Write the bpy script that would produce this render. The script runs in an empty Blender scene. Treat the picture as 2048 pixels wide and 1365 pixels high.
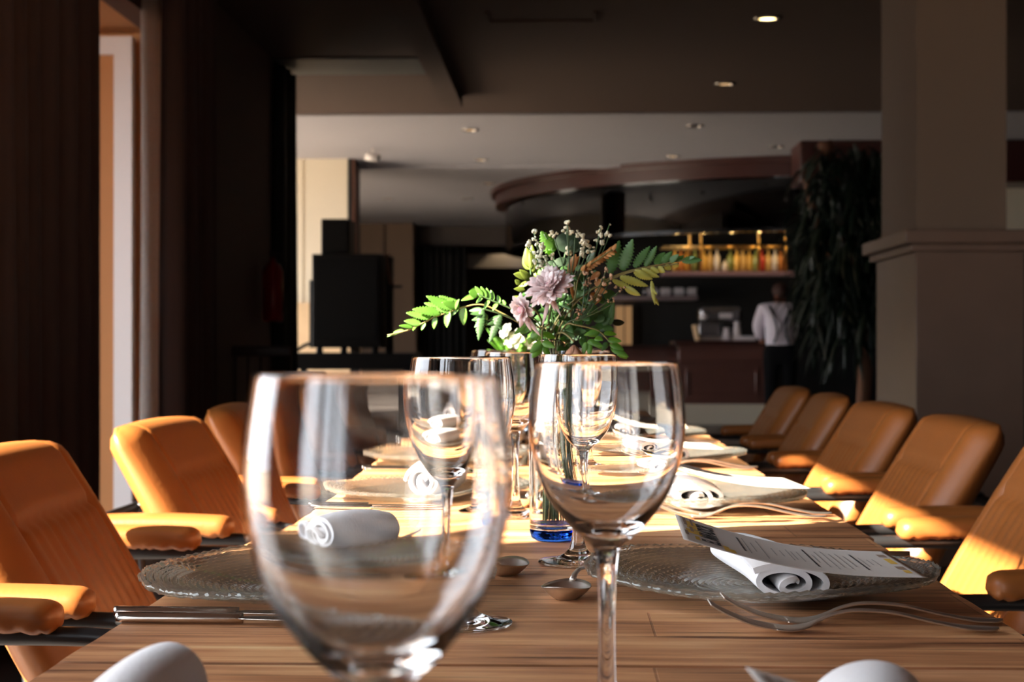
import bpy, bmesh, math, random
from mathutils import Vector, Matrix, Euler, noise
C = bpy.context.scene
COL = C.collection
PI = math.pi
random.seed(7)
R = math.radians

# ------------------------------------------------------------------ camera
FPX = 3100.0
YAW = math.atan(101/FPX); PITCH = math.atan(7.5/FPX)
CAMZ = 0.97
cam_d = bpy.data.cameras.new('camera'); cam = bpy.data.objects.new('camera', cam_d); COL.objects.link(cam)
cam.location = (0, 0, CAMZ)
cam.rotation_euler = Euler((PI/2 + PITCH, 0, YAW), 'XYZ')
cam_d.sensor_width = 36; cam_d.lens = FPX/2048*36
cam_d.clip_start = 0.02; cam_d.clip_end = 200
cam_d.dof.use_dof = True; cam_d.dof.focus_distance = 1.36; cam_d.dof.aperture_fstop = 12.0
C.camera = cam
CM = cam.rotation_euler.to_matrix()

# ------------------------------------------------------------------ light
SUN_DIR = Vector((1.0, 0.50, -0.66)).normalized()
w = bpy.data.worlds.new('world'); C.world = w; w.use_nodes = True
bgn = w.node_tree.nodes['Background']
bgn.inputs[0].default_value = (0.84, 0.91, 1.0, 1); bgn.inputs[1].default_value = 10.8
sd = bpy.data.lights.new('sun', 'SUN'); sun = bpy.data.objects.new('sun', sd); COL.objects.link(sun)
sd.energy = 56; sd.angle = R(0.6); sd.color = (1.0, 0.89, 0.72)
sun.rotation_euler = SUN_DIR.to_track_quat('-Z', 'Y').to_euler()
sun.location = (-6, -6, 6)
C.view_settings.view_transform = 'Standard'; C.view_settings.look = 'None'
C.view_settings.exposure = 0.0; C.view_settings.gamma = 1; C.view_settings.use_curve_mapping = False
cy = C.cycles
cy.max_bounces = 24; cy.transmission_bounces = 20; cy.transparent_max_bounces = 24
cy.diffuse_bounces = 5; cy.glossy_bounces = 6
cy.caustics_reflective = True; cy.caustics_refractive = True
cy.sample_clamp_indirect = 6.0; cy.blur_glossy = 0.6
cy.use_denoising = True

XW = -1.95       # inner face of the window wall
def portal(loc, sx, sy, rot):
    l = bpy.data.lights.new('window_portal', 'AREA'); l.shape = 'RECTANGLE'; l.size = sx; l.size_y = sy
    l.cycles.is_portal = True
    o = bpy.data.objects.new('window_portal', l); COL.objects.link(o); o.location = loc; o.rotation_euler = rot
TOPZ = 2.44
OPEN = [(-4.6, -0.62, TOPZ), (0.715, 2.62, TOPZ), (6.45, 7.72, 2.52)]
for a, b, t in OPEN[:2]:
    portal((XW-0.13, (a+b)/2, t/2), t, b-a, (0, -PI/2, 0))
portal((-5.6, 15.3, 1.25), 2.5, 8.2, (0, -PI/2, 0))

# ------------------------------------------------------------------ helpers
def ray(px, py):
    v = Vector(((px-1024)/FPX, -(py-682.5)/FPX, -1.0))
    return CM @ v
def at(px, py, Y):
    "the point of the upright plane y=Y that the photograph shows at px,py"
    r = ray(px, py); t = Y / r.y
    return Vector((r.x*t, Y, CAMZ + r.z*t))
def catmull(pts, n=6):
    out = []
    P = [Vector(p) for p in pts]
    for i in range(len(P)-1):
        p0 = P[max(i-1, 0)]; p1 = P[i]; p2 = P[i+1]; p3 = P[min(i+2, len(P)-1)]
        for k in range(n):
            t = k/n
            out.append(0.5*((2*p1)+(p2-p0)*t+(2*p0-5*p1+4*p2-p3)*t*t+(-p0+3*p1-3*p2+p3)*t*t*t))
    out.append(P[-1]); return out

class MB:
    def __init__(s): s.v = []; s.f = []
    def add(s, vs, fs):
        b = len(s.v); s.v += [tuple(v) for v in vs]; s.f += [tuple(i+b for i in f) for f in fs]; return s
    def box(s, x0, x1, y0, y1, z0, z1, M=None):
        vs = [Vector(p) for p in ((x0,y0,z0),(x1,y0,z0),(x1,y1,z0),(x0,y1,z0),(x0,y0,z1),(x1,y0,z1),(x1,y1,z1),(x0,y1,z1))]
        if M: vs = [M @ v for v in vs]
        return s.add(vs, [(0,3,2,1),(4,5,6,7),(0,1,5,4),(1,2,6,5),(2,3,7,6),(3,0,4,7)])
    def tube(s, pts, r, n=10, cap=True):
        P = [Vector(p) for p in pts]; m = len(P)
        rs = r if isinstance(r, (list, tuple)) else [r]*m
        vs = []; fs = []
        T = [(P[min(i+1, m-1)]-P[max(i-1, 0)]).normalized() for i in range(m)]
        u = T[0].orthogonal().normalized()
        for i in range(m):
            u = (u - T[i]*u.dot(T[i]))
            u = u.normalized() if u.length > 1e-6 else T[i].orthogonal().normalized()
            w_ = T[i].cross(u)
            for k in range(n):
                a = 2*PI*k/n; vs.append(P[i]+(u*math.cos(a)+w_*math.sin(a))*rs[i])
        for i in range(m-1):
            for k in range(n):
                fs.append((i*n+k, i*n+(k+1) % n, (i+1)*n+(k+1) % n, (i+1)*n+k))
        if cap: fs.append(tuple(range(n-1, -1, -1))); fs.append(tuple((m-1)*n+k for k in range(n)))
        return s.add(vs, fs)
    def lathe(s, prof, n=48, off=(0,0,0), wob=None):
        vs = []; fs = []; idx = []
        for (r, z) in prof:
            if r < 1e-6: idx.append([len(vs)]); vs.append(Vector((off[0], off[1], off[2]+z)))
            else:
                b = len(vs); idx.append(list(range(b, b+n)))
                for k in range(n):
                    a = 2*PI*k/n; rr, zz = (r, z) if wob is None else wob(r, z, a)
                    vs.append(Vector((off[0]+rr*math.cos(a), off[1]+rr*math.sin(a), off[2]+zz)))
        for i in range(len(prof)-1):
            A, B = idx[i], idx[i+1]
            for k in range(n):
                k2 = (k+1) % n
                if len(A) == 1 and len(B) == 1: continue
                if len(A) == 1: fs.append((A[0], B[k2], B[k]))
                elif len(B) == 1: fs.append((A[k], A[k2], B[0]))
                else: fs.append((A[k], A[k2], B[k2], B[k]))
        return s.add(vs, fs)
    def grid(s, fn, nu, nv, closed_u=False, closed_v=False):
        vs = [fn(i/(nu if closed_u else nu-1), j/(nv if closed_v else nv-1)) for i in range(nu) for j in range(nv)]
        fs = []
        for i in range(nu if closed_u else nu-1):
            for j in range(nv if closed_v else nv-1):
                i2 = (i+1) % nu; j2 = (j+1) % nv
                fs.append((i*nv+j, i2*nv+j, i2*nv+j2, i*nv+j2))
        return s.add(vs, fs)
    def ball(s, c, r, n=10, m=7, sc=(1,1,1)):
        vs = []; fs = []
        for j in range(1, m):
            t = PI*j/m
            for k in range(n):
                a = 2*PI*k/n
                vs.append((c[0]+r*sc[0]*math.sin(t)*math.cos(a), c[1]+r*sc[1]*math.sin(t)*math.sin(a), c[2]+r*sc[2]*math.cos(t)))
        for j in range(m-2):
            for k in range(n): fs.append((j*n+k, (j+1)*n+k, (j+1)*n+(k+1) % n, j*n+(k+1) % n))
        top = len(vs); vs.append((c[0], c[1], c[2]+r*sc[2])); bot = len(vs); vs.append((c[0], c[1], c[2]-r*sc[2]))
        for k in range(n):
            fs.append((top, k, (k+1) % n)); fs.append((bot, (m-2)*n+(k+1) % n, (m-2)*n+k))
        return s.add(vs, fs)
    def build(s, name, mat, parent=None, loc=None, smooth=True, bevel=0, subd=0, solid=0, auto=None):
        me = bpy.data.meshes.new(name); me.from_pydata(s.v, [], s.f); me.validate()
        bm = bmesh.new(); bm.from_mesh(me)
        if solid == 0: bmesh.ops.recalc_face_normals(bm, faces=bm.faces)
        bm.to_mesh(me); bm.free()
        o = bpy.data.objects.new(name, me); COL.objects.link(o)
        if mat: me.materials.append(mat)
        if parent: o.parent = parent
        if loc is not None: o.location = loc
        for p in me.polygons: p.use_smooth = smooth
        if auto: me.set_sharp_from_angle(angle=R(auto))
        if solid: m = o.modifiers.new('solid', 'SOLIDIFY'); m.thickness = solid; m.offset = 0
        if bevel:
            m = o.modifiers.new('bevel', 'BEVEL'); m.width = bevel; m.segments = 3; m.limit_method = 'ANGLE'; m.angle_limit = R(40)
            me.set_sharp_from_angle(angle=R(40)) if not smooth else None
        if subd: m = o.modifiers.new('subd', 'SUBSURF'); m.levels = subd; m.render_levels = subd
        return o
def tag(o, label=None, cat=None, group=None, kind=None):
    if label: o['label'] = label
    if cat: o['category'] = cat
    if group: o['group'] = group
    if kind: o['kind'] = kind
    return o
def thing(name, label, cat, loc=(0,0,0), rz=0, group=None):
    o = bpy.data.objects.new(name, None); COL.objects.link(o); o.location = loc; o.rotation_euler = (0,0,rz)
    o.empty_display_size = 0.05
    return tag(o, label, cat, group)
def copy_tree(o, parent=None):
    c = o.copy(); COL.objects.link(c)
    if parent: c.parent = parent; c.matrix_parent_inverse = o.matrix_parent_inverse
    for ch in [x for x in bpy.data.objects if x.parent == o]: copy_tree(ch, c)
    return c
def struct(name, mb, mat, **k):
    return tag(mb.build(name, mat, smooth=False, **k), kind='structure')

# ------------------------------------------------------------------ materials
def srgb(r, g, b):
    f = lambda c: (c/255/12.92) if c/255 <= .04045 else ((c/255+.055)/1.055)**2.4
    return (f(r), f(g), f(b), 1)
def mat(name, col, rough=.5, metal=0, spec=.5, var=0, vscale=8, bump=0, bscale=40, emis=None, estr=0, sheen=0, trans=0, coat=0, stretch=(1,1,1)):
    m = bpy.data.materials.new(name); m.use_nodes = True; nt = m.node_tree; N = nt.nodes; L = nt.links
    b = N['Principled BSDF']; b.inputs['Base Color'].default_value = col
    b.inputs['Roughness'].default_value = rough; b.inputs['Metallic'].default_value = metal
    b.inputs['Specular IOR Level'].default_value = spec
    if sheen: b.inputs['Sheen Weight'].default_value = sheen
    if coat: b.inputs['Coat Weight'].default_value = coat; b.inputs['Coat Roughness'].default_value = .15
    if trans: b.inputs['Transmission Weight'].default_value = trans
    if emis: b.inputs['Emission Color'].default_value = emis; b.inputs['Emission Strength'].default_value = estr
    tc = N.new('ShaderNodeTexCoord'); mp = N.new('ShaderNodeMapping'); mp.inputs['Scale'].default_value = stretch
    L.new(tc.outputs['Object'], mp.inputs['Vector'])
    if var:
        n = N.new('ShaderNodeTexNoise'); n.inputs['Scale'].default_value = vscale; n.inputs['Detail'].default_value = 5
        L.new(mp.outputs[0], n.inputs['Vector'])
        mx = N.new('ShaderNodeMix'); mx.data_type = 'RGBA'
        mx.inputs[6].default_value = tuple(c*(1-var) for c in col[:3])+(1,)
        mx.inputs[7].default_value = tuple(min(1, c*(1+var)) for c in col[:3])+(1,)
        L.new(n.outputs['Fac'], mx.inputs[0]); L.new(mx.outputs[2], b.inputs['Base Color'])
    if bump:
        n2 = N.new('ShaderNodeTexNoise'); n2.inputs['Scale'].default_value = bscale; n2.inputs['Detail'].default_value = 4
        L.new(mp.outputs[0], n2.inputs['Vector'])
        bp = N.new('ShaderNodeBump'); bp.inputs['Strength'].default_value = bump; bp.inputs['Distance'].default_value = .002
        L.new(n2.outputs['Fac'], bp.inputs['Height']); L.new(bp.outputs[0], b.inputs['Normal'])
    return m
def glass(name, col=(1,1,1,1), ior=1.5, rough=0):
    m = bpy.data.materials.new(name); m.use_nodes = True; nt = m.node_tree; N = nt.nodes
    N.remove(N['Principled BSDF']); g = N.new('ShaderNodeBsdfGlass'); g.inputs['Color'].default_value = col
    g.inputs['IOR'].default_value = ior; g.inputs['Roughness'].default_value = rough
    nt.links.new(g.outputs[0], N['Material Output'].inputs['Surface']); return m
def leafmat(name, col, tcol, rough=.45, tw=.4):
    m = bpy.data.materials.new(name); m.use_nodes = True; nt = m.node_tree; N = nt.nodes; L = nt.links
    b = N['Principled BSDF']; b.inputs['Base Color'].default_value = col; b.inputs['Roughness'].default_value = rough
    t = N.new('ShaderNodeBsdfTranslucent'); t.inputs['Color'].default_value = tcol
    mx = N.new('ShaderNodeMixShader'); mx.inputs[0].default_value = tw
    L.new(b.outputs[0], mx.inputs[1]); L.new(t.outputs[0], mx.inputs[2]); L.new(mx.outputs[0], N['Material Output'].inputs['Surface'])
    n = N.new('ShaderNodeTexNoise'); n.inputs['Scale'].default_value = 60; tc = N.new('ShaderNodeTexCoord')
    L.new(tc.outputs['Object'], n.inputs['Vector'])
    h = N.new('ShaderNodeMix'); h.data_type = 'RGBA'
    h.inputs[6].default_value = tuple(c*.7 for c in col[:3])+(1,); h.inputs[7].default_value = tuple(min(1, c*1.3) for c in col[:3])+(1,)
    L.new(n.outputs['Fac'], h.inputs[0]); L.new(h.outputs[2], b.inputs['Base Color'])
    return m
def plate_glass():
    m = bpy.data.materials.new('pressed_glass'); m.use_nodes = True; nt = m.node_tree; N = nt.nodes; L = nt.links
    N.remove(N['Principled BSDF'])
    g = N.new('ShaderNodeBsdfGlass'); g.inputs['Roughness'].default_value = .03; g.inputs['IOR'].default_value = 1.45
    g.inputs['Color'].default_value = (.96, .985, .97, 1)
    t = N.new('ShaderNodeBsdfTransparent'); t.inputs['Color'].default_value = (.95, .97, .95, 1)
    d = N.new('ShaderNodeBsdfDiffuse'); d.inputs['Color'].default_value = (.86, .9, .87, 1)
    m1 = N.new('ShaderNodeMixShader'); m1.inputs[0].default_value = .8
    m2 = N.new('ShaderNodeMixShader'); m2.inputs[0].default_value = .03
    L.new(t.outputs[0], m1.inputs[1]); L.new(g.outputs[0], m1.inputs[2])
    L.new(m1.outputs[0], m2.inputs[1]); L.new(d.outputs[0], m2.inputs[2])
    L.new(m2.outputs[0], N['Material Output'].inputs['Surface']); return m
def wood_table():
    m = bpy.data.materials.new('reclaimed_wood'); m.use_nodes = True; nt = m.node_tree; N = nt.nodes; L = nt.links
    b = N['Principled BSDF']; b.inputs['Roughness'].default_value = .48
    tc = N.new('ShaderNodeTexCoord'); oi = N.new('ShaderNodeObjectInfo')
    add = N.new('ShaderNodeVectorMath'); add.operation = 'MULTIPLY_ADD'
    add.inputs[1].default_value = (1, 1, 1)
    cv = N.new('ShaderNodeCombineXYZ')
    mu = N.new('ShaderNodeMath'); mu.operation = 'MULTIPLY'; mu.inputs[1].default_value = 37.0
    L.new(oi.outputs['Random'], mu.inputs[0]); L.new(mu.outputs[0], cv.inputs[0]); L.new(mu.outputs[0], cv.inputs[2])
    L.new(tc.outputs['Object'], add.inputs[0]); L.new(cv.outputs[0], add.inputs[2])
    br = N.new('ShaderNodeTexBrick'); br.offset = .37; br.inputs['Scale'].default_value = 1
    br.inputs['Brick Width'].default_value = .43; br.inputs['Row Height'].default_value = .105
    br.inputs['Mortar Size'].default_value = .0011; br.inputs['Mortar Smooth'].default_value = .3
    br.inputs['Color1'].default_value = (.2, .2, .2, 1); br.inputs['Color2'].default_value = (.8, .8, .8, 1)
    br.inputs['Mortar'].default_value = (0, 0, 0, 1)
    L.new(add.outputs[0], br.inputs['Vector'])
    mp = N.new('ShaderNodeMapping'); mp.inputs['Scale'].default_value = (2.2, 38, 38)
    L.new(add.outputs[0], mp.inputs['Vector'])
    n1 = N.new('ShaderNodeTexNoise'); n1.inputs['Scale'].default_value = 2.2; n1.inputs['Detail'].default_value = 8; n1.inputs['Roughness'].default_value = .65; n1.inputs['Distortion'].default_value = .6
    L.new(mp.outputs[0], n1.inputs['Vector'])
    mp2 = N.new('ShaderNodeMapping'); mp2.inputs['Scale'].default_value = (1.4, 5, 5); L.new(add.outputs[0], mp2.inputs['Vector'])
    n2 = N.new('ShaderNodeTexNoise'); n2.inputs['Scale'].default_value = 3; n2.inputs['Detail'].default_value = 3
    L.new(mp2.outputs[0], n2.inputs['Vector'])
    ra = N.new('ShaderNodeValToRGB'); cr = ra.color_ramp
    cr.elements[0].position = .34; cr.elements[0].color = srgb(96, 55, 33)
    cr.elements[1].position = .66; cr.elements[1].color = srgb(226, 178, 130)
    e = cr.elements.new(.47); e.color = srgb(174, 118, 78)
    e = cr.elements.new(.56); e.color = srgb(204, 148, 102)
    m1 = N.new('ShaderNodeMix'); m1.inputs[0].default_value = .52
    L.new(n1.outputs['Fac'], m1.inputs[2]); L.new(n2.outputs['Fac'], m1.inputs[3]); L.new(m1.outputs[0], ra.inputs[0])
    # per-plank tone
    m2 = N.new('ShaderNodeMix'); m2.data_type = 'RGBA'; m2.blend_type = 'OVERLAY'; m2.inputs[0].default_value = .34
    L.new(ra.outputs[0], m2.inputs[6]); L.new(br.outputs['Color'], m2.inputs[7])
    # dark cracks
    mp3 = N.new('ShaderNodeMapping'); mp3.inputs['Scale'].default_value = (3, 60, 60); L.new(add.outputs[0], mp3.inputs['Vector'])
    n3 = N.new('ShaderNodeTexNoise'); n3.inputs['Scale'].default_value = 1.3; n3.inputs['Detail'].default_value = 2; L.new(mp3.outputs[0], n3.inputs['Vector'])
    r3 = N.new('ShaderNodeValToRGB'); r3.color_ramp.elements[0].position = .30; r3.color_ramp.elements[0].color = (.25, .17, .12, 1)
    r3.color_ramp.elements[1].position = .41; r3.color_ramp.elements[1].color = (1, 1, 1, 1); L.new(n3.outputs['Fac'], r3.inputs[0])
    m3 = N.new('ShaderNodeMix'); m3.data_type = 'RGBA'; m3.blend_type = 'MULTIPLY'; m3.inputs[0].default_value = .9
    L.new(m2.outputs[2], m3.inputs[6]); L.new(r3.outputs[0], m3.inputs[7]); L.new(m3.outputs[2], b.inputs['Base Color'])
    bp = N.new('ShaderNodeBump'); bp.inputs['Strength'].default_value = .5; bp.inputs['Distance'].default_value = .0018
    ad = N.new('ShaderNodeMath'); ad.operation = 'ADD'; L.new(n1.outputs['Fac'], ad.inputs[0])
    ms = N.new('ShaderNodeMath'); ms.operation = 'MULTIPLY'; ms.inputs[1].default_value = -1.0; L.new(br.outputs['Fac'], ms.inputs[0])
    L.new(ms.outputs[0], ad.inputs[1]); L.new(ad.outputs[0], bp.inputs['Height']); L.new(bp.outputs[0], b.inputs['Normal'])
    return m

M = dict(
    leather=mat('amber_leather', srgb(143, 84, 37), .42, spec=.4, var=.08, vscale=14, bump=.12, bscale=160),
    frame=mat('black_tube', (.012, .012, .013, 1), .35, spec=.5),
    steel=mat('steel', (.62, .57, .52, 1), .2, metal=1, bump=.02, bscale=30),
    steel_dull=mat('old_steel', (.68, .62, .56, 1), .36, metal=1, var=.25, vscale=60, bump=.06, bscale=120),
    napkin=mat('napkin_cotton', (.86, .83, .83, 1), .9, sheen=.3, var=.03, vscale=30, bump=.25, bscale=260),
    paper=mat('menu_paper', (.66, .60, .545, 1), .75, bump=.03, bscale=60),
    ink=mat('black_ink', (.03, .028, .03, 1), .7), ink2=mat('grey_ink', (.32, .29, .27, 1), .8),
    mustard=mat('mustard_ink', srgb(214, 172, 70), .8, var=.25, vscale=120), greyp=mat('greybrown_ink', srgb(150, 125, 105), .8, var=.2, vscale=100),
    wood=wood_table(), dkwood=mat('dark_wood', srgb(46, 32, 26), .5, var=.2, stretch=(1, 8, 8)),
    wglass=glass('clear_glass', (1, 1, 1, 1), 1.5), vglass=glass('vase_glass', (.97, .99, 1, 1), 1.48), bglass=glass('blue_glass', (.1, .28, .85, 1), 1.48),
    plate=plate_glass(),
    wall_dark=mat('dark_brown_paint', srgb(106, 84, 76), .8, var=.06, vscale=2),
    wall_far=mat('far_wall', srgb(92, 84, 80), .8, var=.08, vscale=2),
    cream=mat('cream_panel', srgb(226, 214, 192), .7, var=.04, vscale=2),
    creamlo=mat('beige_stone', srgb(222, 190, 150), .5, var=.12, vscale=5),
    marble=mat('beige_marble', srgb(124, 98, 82), .38, var=.14, vscale=4),
    ceil=mat('ceiling_paint', srgb(176, 174, 180), .85, var=.03, vscale=1),
    ceil_shade=mat('shaded_ceiling', srgb(84, 64, 54), .9, var=.04, vscale=1),  # ceiling colour darkened to carry the shade of the unlit near part
    floor=mat('floor_stone', srgb(88, 82, 80), .35, var=.15, vscale=2.5),
    ground=mat('terrace', srgb(190, 172, 150), .9, var=.1, vscale=1),
    cream_dim=mat('dimmed_cream_paint', srgb(124, 102, 84), .75, var=.04, vscale=2),  # cream darkened in colour to stand for the dim light on these columns
    amber=mat('ochre_render', srgb(214, 162, 112), .8, var=.1, vscale=2),
    white=mat('white_lacquer', srgb(236, 230, 226), .45),
    curtain=mat('charcoal_curtain', srgb(92, 74, 70), .95, sheen=.1, bump=.2, bscale=200),
    curtain_w=leafmat('pale_lining', srgb(235, 228, 222), srgb(235, 228, 222), .9, .5),
    black=mat('black_cabinet', (.008, .008, .008, 1), .6), blackgloss=mat('black_gloss', (.01, .01, .011, 1), .12),
    mahog=mat('mahogany', srgb(58, 22, 15), .35, coat=.12, var=.25, vscale=3, stretch=(1, 1, 6)),
    mahog_p=mat('mahogany_panel', srgb(104, 68, 60), .22, coat=.6, var=.15, vscale=3),
    mirror=mat('smoked_mirror', (.055, .058, .062, 1), .04, metal=1),
    brass=mat('brass', (.65, .42, .16, 1), .3, metal=1),
    lamp=mat('lamp_glow', (1, .8, .45, 1), .5, emis=(1, .74, .32, 1), estr=9),
    lamp_dim=mat('lamp_glow_dim', (1, .75, .45, 1), .5, emis=(1, .62, .3, 1), estr=1.1),
    red=mat('extinguisher_red', srgb(150, 20, 18), .3),
    skin=mat('skin', srgb(170, 110, 85), .55), hair=mat('hair', srgb(60, 32, 24), .7), shirt=mat('white_shirt', srgb(235, 225, 235), .85, bump=.2, bscale=30),
    trousers=mat('black_trousers', (.006, .006, .007, 1), .95, spec=.1),
    leafdk=leafmat('ficus_leaf', srgb(26, 40, 28), srgb(30, 56, 24), .4, .2), bark=mat('bark', srgb(120, 82, 60), .9, bump=.6, bscale=30, var=.2),
    pot=mat('terracotta_pot', srgb(90, 66, 54), .8),
    fern=leafmat('fern_green', srgb(92, 138, 52), srgb(150, 200, 60)), fern2=leafmat('fern_bluegreen', srgb(86, 124, 72), srgb(110, 160, 60)),
    leaf_y=leafmat('pale_green', srgb(176, 176, 88), srgb(190, 190, 80)), olive=leafmat('olive_leaf', srgb(98, 112, 40), srgb(120, 130, 30)),
    euc=leafmat('eucalyptus', srgb(58, 80, 58), srgb(50, 80, 50), .6, .15), tan=leafmat('dried_tan', srgb(196, 142, 82), srgb(210, 150, 80)),
    pink=leafmat('pink_petal', srgb(252, 240, 238), srgb(250, 225, 224), .6, .5), pinkdry=leafmat('dry_rose_petal', srgb(206, 158, 130), srgb(220, 150, 110), .7, .3),
    whitep=leafmat('white_petal', srgb(245, 245, 228), srgb(240, 245, 200), .6, .4), puff=leafmat('gyp_puff', srgb(232, 222, 196), srgb(235, 225, 190), .8, .3),
    stem=mat('stem_green', srgb(58, 84, 44), .5), stembr=mat('stem_brown', srgb(118, 110, 62), .6),
    lightwood=mat('light_wood', srgb(190, 160, 128), .5, var=.15, stretch=(1, 1, .2)),
    silver=mat('machine_steel', (.5, .5, .52, 1), .25, metal=1), china=mat('china', srgb(240, 232, 235), .3),
    grill=mat('grey_vent', srgb(80, 82, 82), .6),
    copper=mat('copper_edge', srgb(120, 78, 60), .5, var=.15, vscale=6),
)

# ------------------------------------------------------------------ room shell
CZ = 2.9
struct('floor', MB().box(-5.7, 8, -5, 28, -.1, 0), M['floor'])
tag(MB().box(-40, -5.7, -30, 45, -.25, -.02).box(-5.7, -2.09, -30, 10.9, -.25, -.005).build('terrace_ground', M['ground'], smooth=False), kind='structure')
struct('ceiling', MB().box(-5.7, 8, 12.9, 28, CZ, CZ+.2), M['ceil'])
struct('ceiling', MB().box(-2.25, 8, -5, 12.9, CZ, CZ+.2).box(-5.7, -2.25, 10.9, 12.9, CZ, CZ+.2), M['ceil_shade'])
wl = MB()
ys = [-5.0]
for a, b, t in OPEN:
    wl.box(XW-.12, XW, ys[-1], a, 0, CZ); wl.box(XW-.12, XW, a, b, t, CZ); ys.append(b)
wl.box(XW-.12, XW, ys[-1], 10.9, 0, CZ)
struct('wall_left', wl, M['wall_dark'])
struct('wall_far_left', MB().box(-5.7, XW-.12, 10.9, 11.05, 0, CZ), M['wall_far'])
fl = MB().box(-5.7, -5.55, 11.05, 28, 2.5, CZ).box(-5.7, -5.55, 22.3, 28, 0, 2.5).box(-5.7, -5.55, 11.05, 11.2, 0, 2.5)
fl.box(-5.7, -5.55, 15.5, 18.3, 0, 2.5).box(-5.7, -5.55, 19.4, 22.3, 0, 2.5)
for y in (13.3, 15.5, 17.7): fl.box(-5.7, -5.55, y-.12, y+.12, 0, 2.5)
struct('wall_window_side', fl, M['cream'])
struct('wall_right', MB().box(8, 8.15, -5, 28, 0, CZ), mat('umber_paint', srgb(38, 29, 26), .85))
struct('wall_back', MB().box(-5.7, 8, 28, 28.15, 0, CZ), M['wall_far'])
struct('wall_behind_camera', MB().box(XW-.12, 8, -5.15, -5, 0, CZ), M['wall_dark'])
# the ochre niche outside the second window and its door leaf
struct('wall_niche_sunblock', MB().box(-3.3, XW-.12, 7.74, 7.9, 0, 2.9).box(-3.3, XW-.12, 5.3, 7.74, 2.54, 2.7).box(-3.4, -3.3, 3.2, 7.9, 0, 2.9), M['amber'])  # unseen outer wall added to block sun, roof lengthened to dim the door
# near window frame, with unseen piers added to split its reflection
def window_with_piers(n, a, b, t):
    x0, x1 = XW-.1, XW-.05
    g = MB().box(x0, x1, a, a+.05, 0, t).box(x0, x1, b-.05, b, 0, t).box(x0, x1, a+.05, b-.05, t-.05, t)
    for q in range(1, 4):
        ym = a+(b-a)*q/4; g.box(XW-.12, XW-.02, ym-.13, ym+.13, 0, t-.05)
    struct('window_%d' % n, g, M['white'])
window_with_piers(1, *OPEN[0])
# door leaf in the second opening
d = struct('door_1', MB(), M['white']); bpy.data.objects.remove(d)
e0, e1 = at(150, 300, 7.62), at(268, 300, 7.62)
ztop = at(200, 76, 7.62).z
xi = at(232, 300, 7.62).x
g = MB().box(xi, e1.x, 7.58, 7.64, .02, ztop).box(e0.x, e0.x+.08, 7.58, 7.64, .02, ztop).box(e0.x+.08, xi, 7.58, 7.64, at(200, 112, 7.62).z, ztop).box(e0.x+.08, xi, 7.58, 7.64, .02, .14)
door = struct('door_1', g, M['white'])
MB().box(e0.x+.08, xi, 7.605, 7.615, .14, at(200, 112, 7.62).z).build('door_panel', mat('beige_blind', srgb(196, 136, 84), .7, var=.08, vscale=2), smooth=False).parent = door
# ceiling details
by = 12.0
bx0, bx1 = at(886, 190, by).x, at(925, 190, by).x
struct('trim_1', MB().box(bx0, bx1, 4.0, by, CZ-.09, CZ), M['ceil_shade'])
tag(MB().box(at(560, 132, 10.6).x-.4, at(845, 132, 10.6).x, 10.35, 10.95, CZ-.012, CZ+.001).build('air_vent', M['grill'], smooth=False), 'long dark slot air vent in the ceiling beside the beam', 'vent')
g = MB(); xa, xb = at(975, 38, 9.25).x, at(1192, 38, 9.25).x
for q in ((xa, xb, 9.2, 9.25), (xa, xa+.02, 8.95, 9.2), (xb-.02, xb, 8.95, 9.2)): g.box(*q, CZ-.012, CZ)
struct('trim_2', g, M['ceil_shade'])
struct('trim_3', MB().box(-3, 8, 12.9, 12.95, CZ-.012, CZ), M['ceil'])
struct('trim_4', MB().box(-2.75, 2.2, 16.6, 16.75, CZ-.03, CZ), M['ceil'])

# curtains
def curtain(name, pts, z0, z1, amp, waves, m, label, thick=.004, ph=0, pool=0):
    pts = [Vector((p[0], p[1], 0)) for p in pts]
    nu = waves*10
    seg = [(pts[i+1]-pts[i]).length for i in range(len(pts)-1)]; tot = sum(seg)
    def f(u, v):
        s_ = u*tot; i = 0
        while i < len(seg)-1 and s_ > seg[i]: s_ -= seg[i]; i += 1
        d_ = (pts[i+1]-pts[i]).normalized(); p = pts[i]+d_*s_; nrm = Vector((-d_.y, d_.x, 0))
        a = amp*(1+.35*math.sin(u*17+ph))*(.7+.3*(1-v))
        p = p + nrm*a*math.sin(u*waves*2*PI+ph+.5*math.sin(v*3+u*9)) + d_*pool*(1-v)*(u-.5)
        return Vector((p.x, p.y, z0+(z1-z0)*v))
    o = MB().grid(f, nu, 14).build(name, m, solid=thick)
    tag(o, label, 'curtain'); return o
curtain('curtain', [(XW+.13, 4.0), (XW+.13, 5.98)], .02, 2.86, .045, 12, M['curtain'], 'wide charcoal curtain at the left edge, nearest of the dark drapes')
curtain('curtain', [(XW+.15, 7.08), (XW+.15, 7.95)], .02, 2.86, .05, 5, M['curtain'], 'charcoal curtain behind the bright door opening, beside the brown wall', ph=1)
curtain('curtain', [(XW+.02, 7.12), (XW+.02, 7.58)], .02, 2.86, .03, 2, M['curtain_w'], 'narrow pale curtain lining hanging in the bright door opening', ph=2)
curtain('curtain', [(XW+.06, 10.3), (XW+.06, 10.85)], .02, at(555, 80, 10.5).z-.02 if at(555, 80, 10.5).z < 2.9 else 2.86, .04, 3, M['black'] , 'narrow black curtain at the end of the brown wall', ph=.4)
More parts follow.
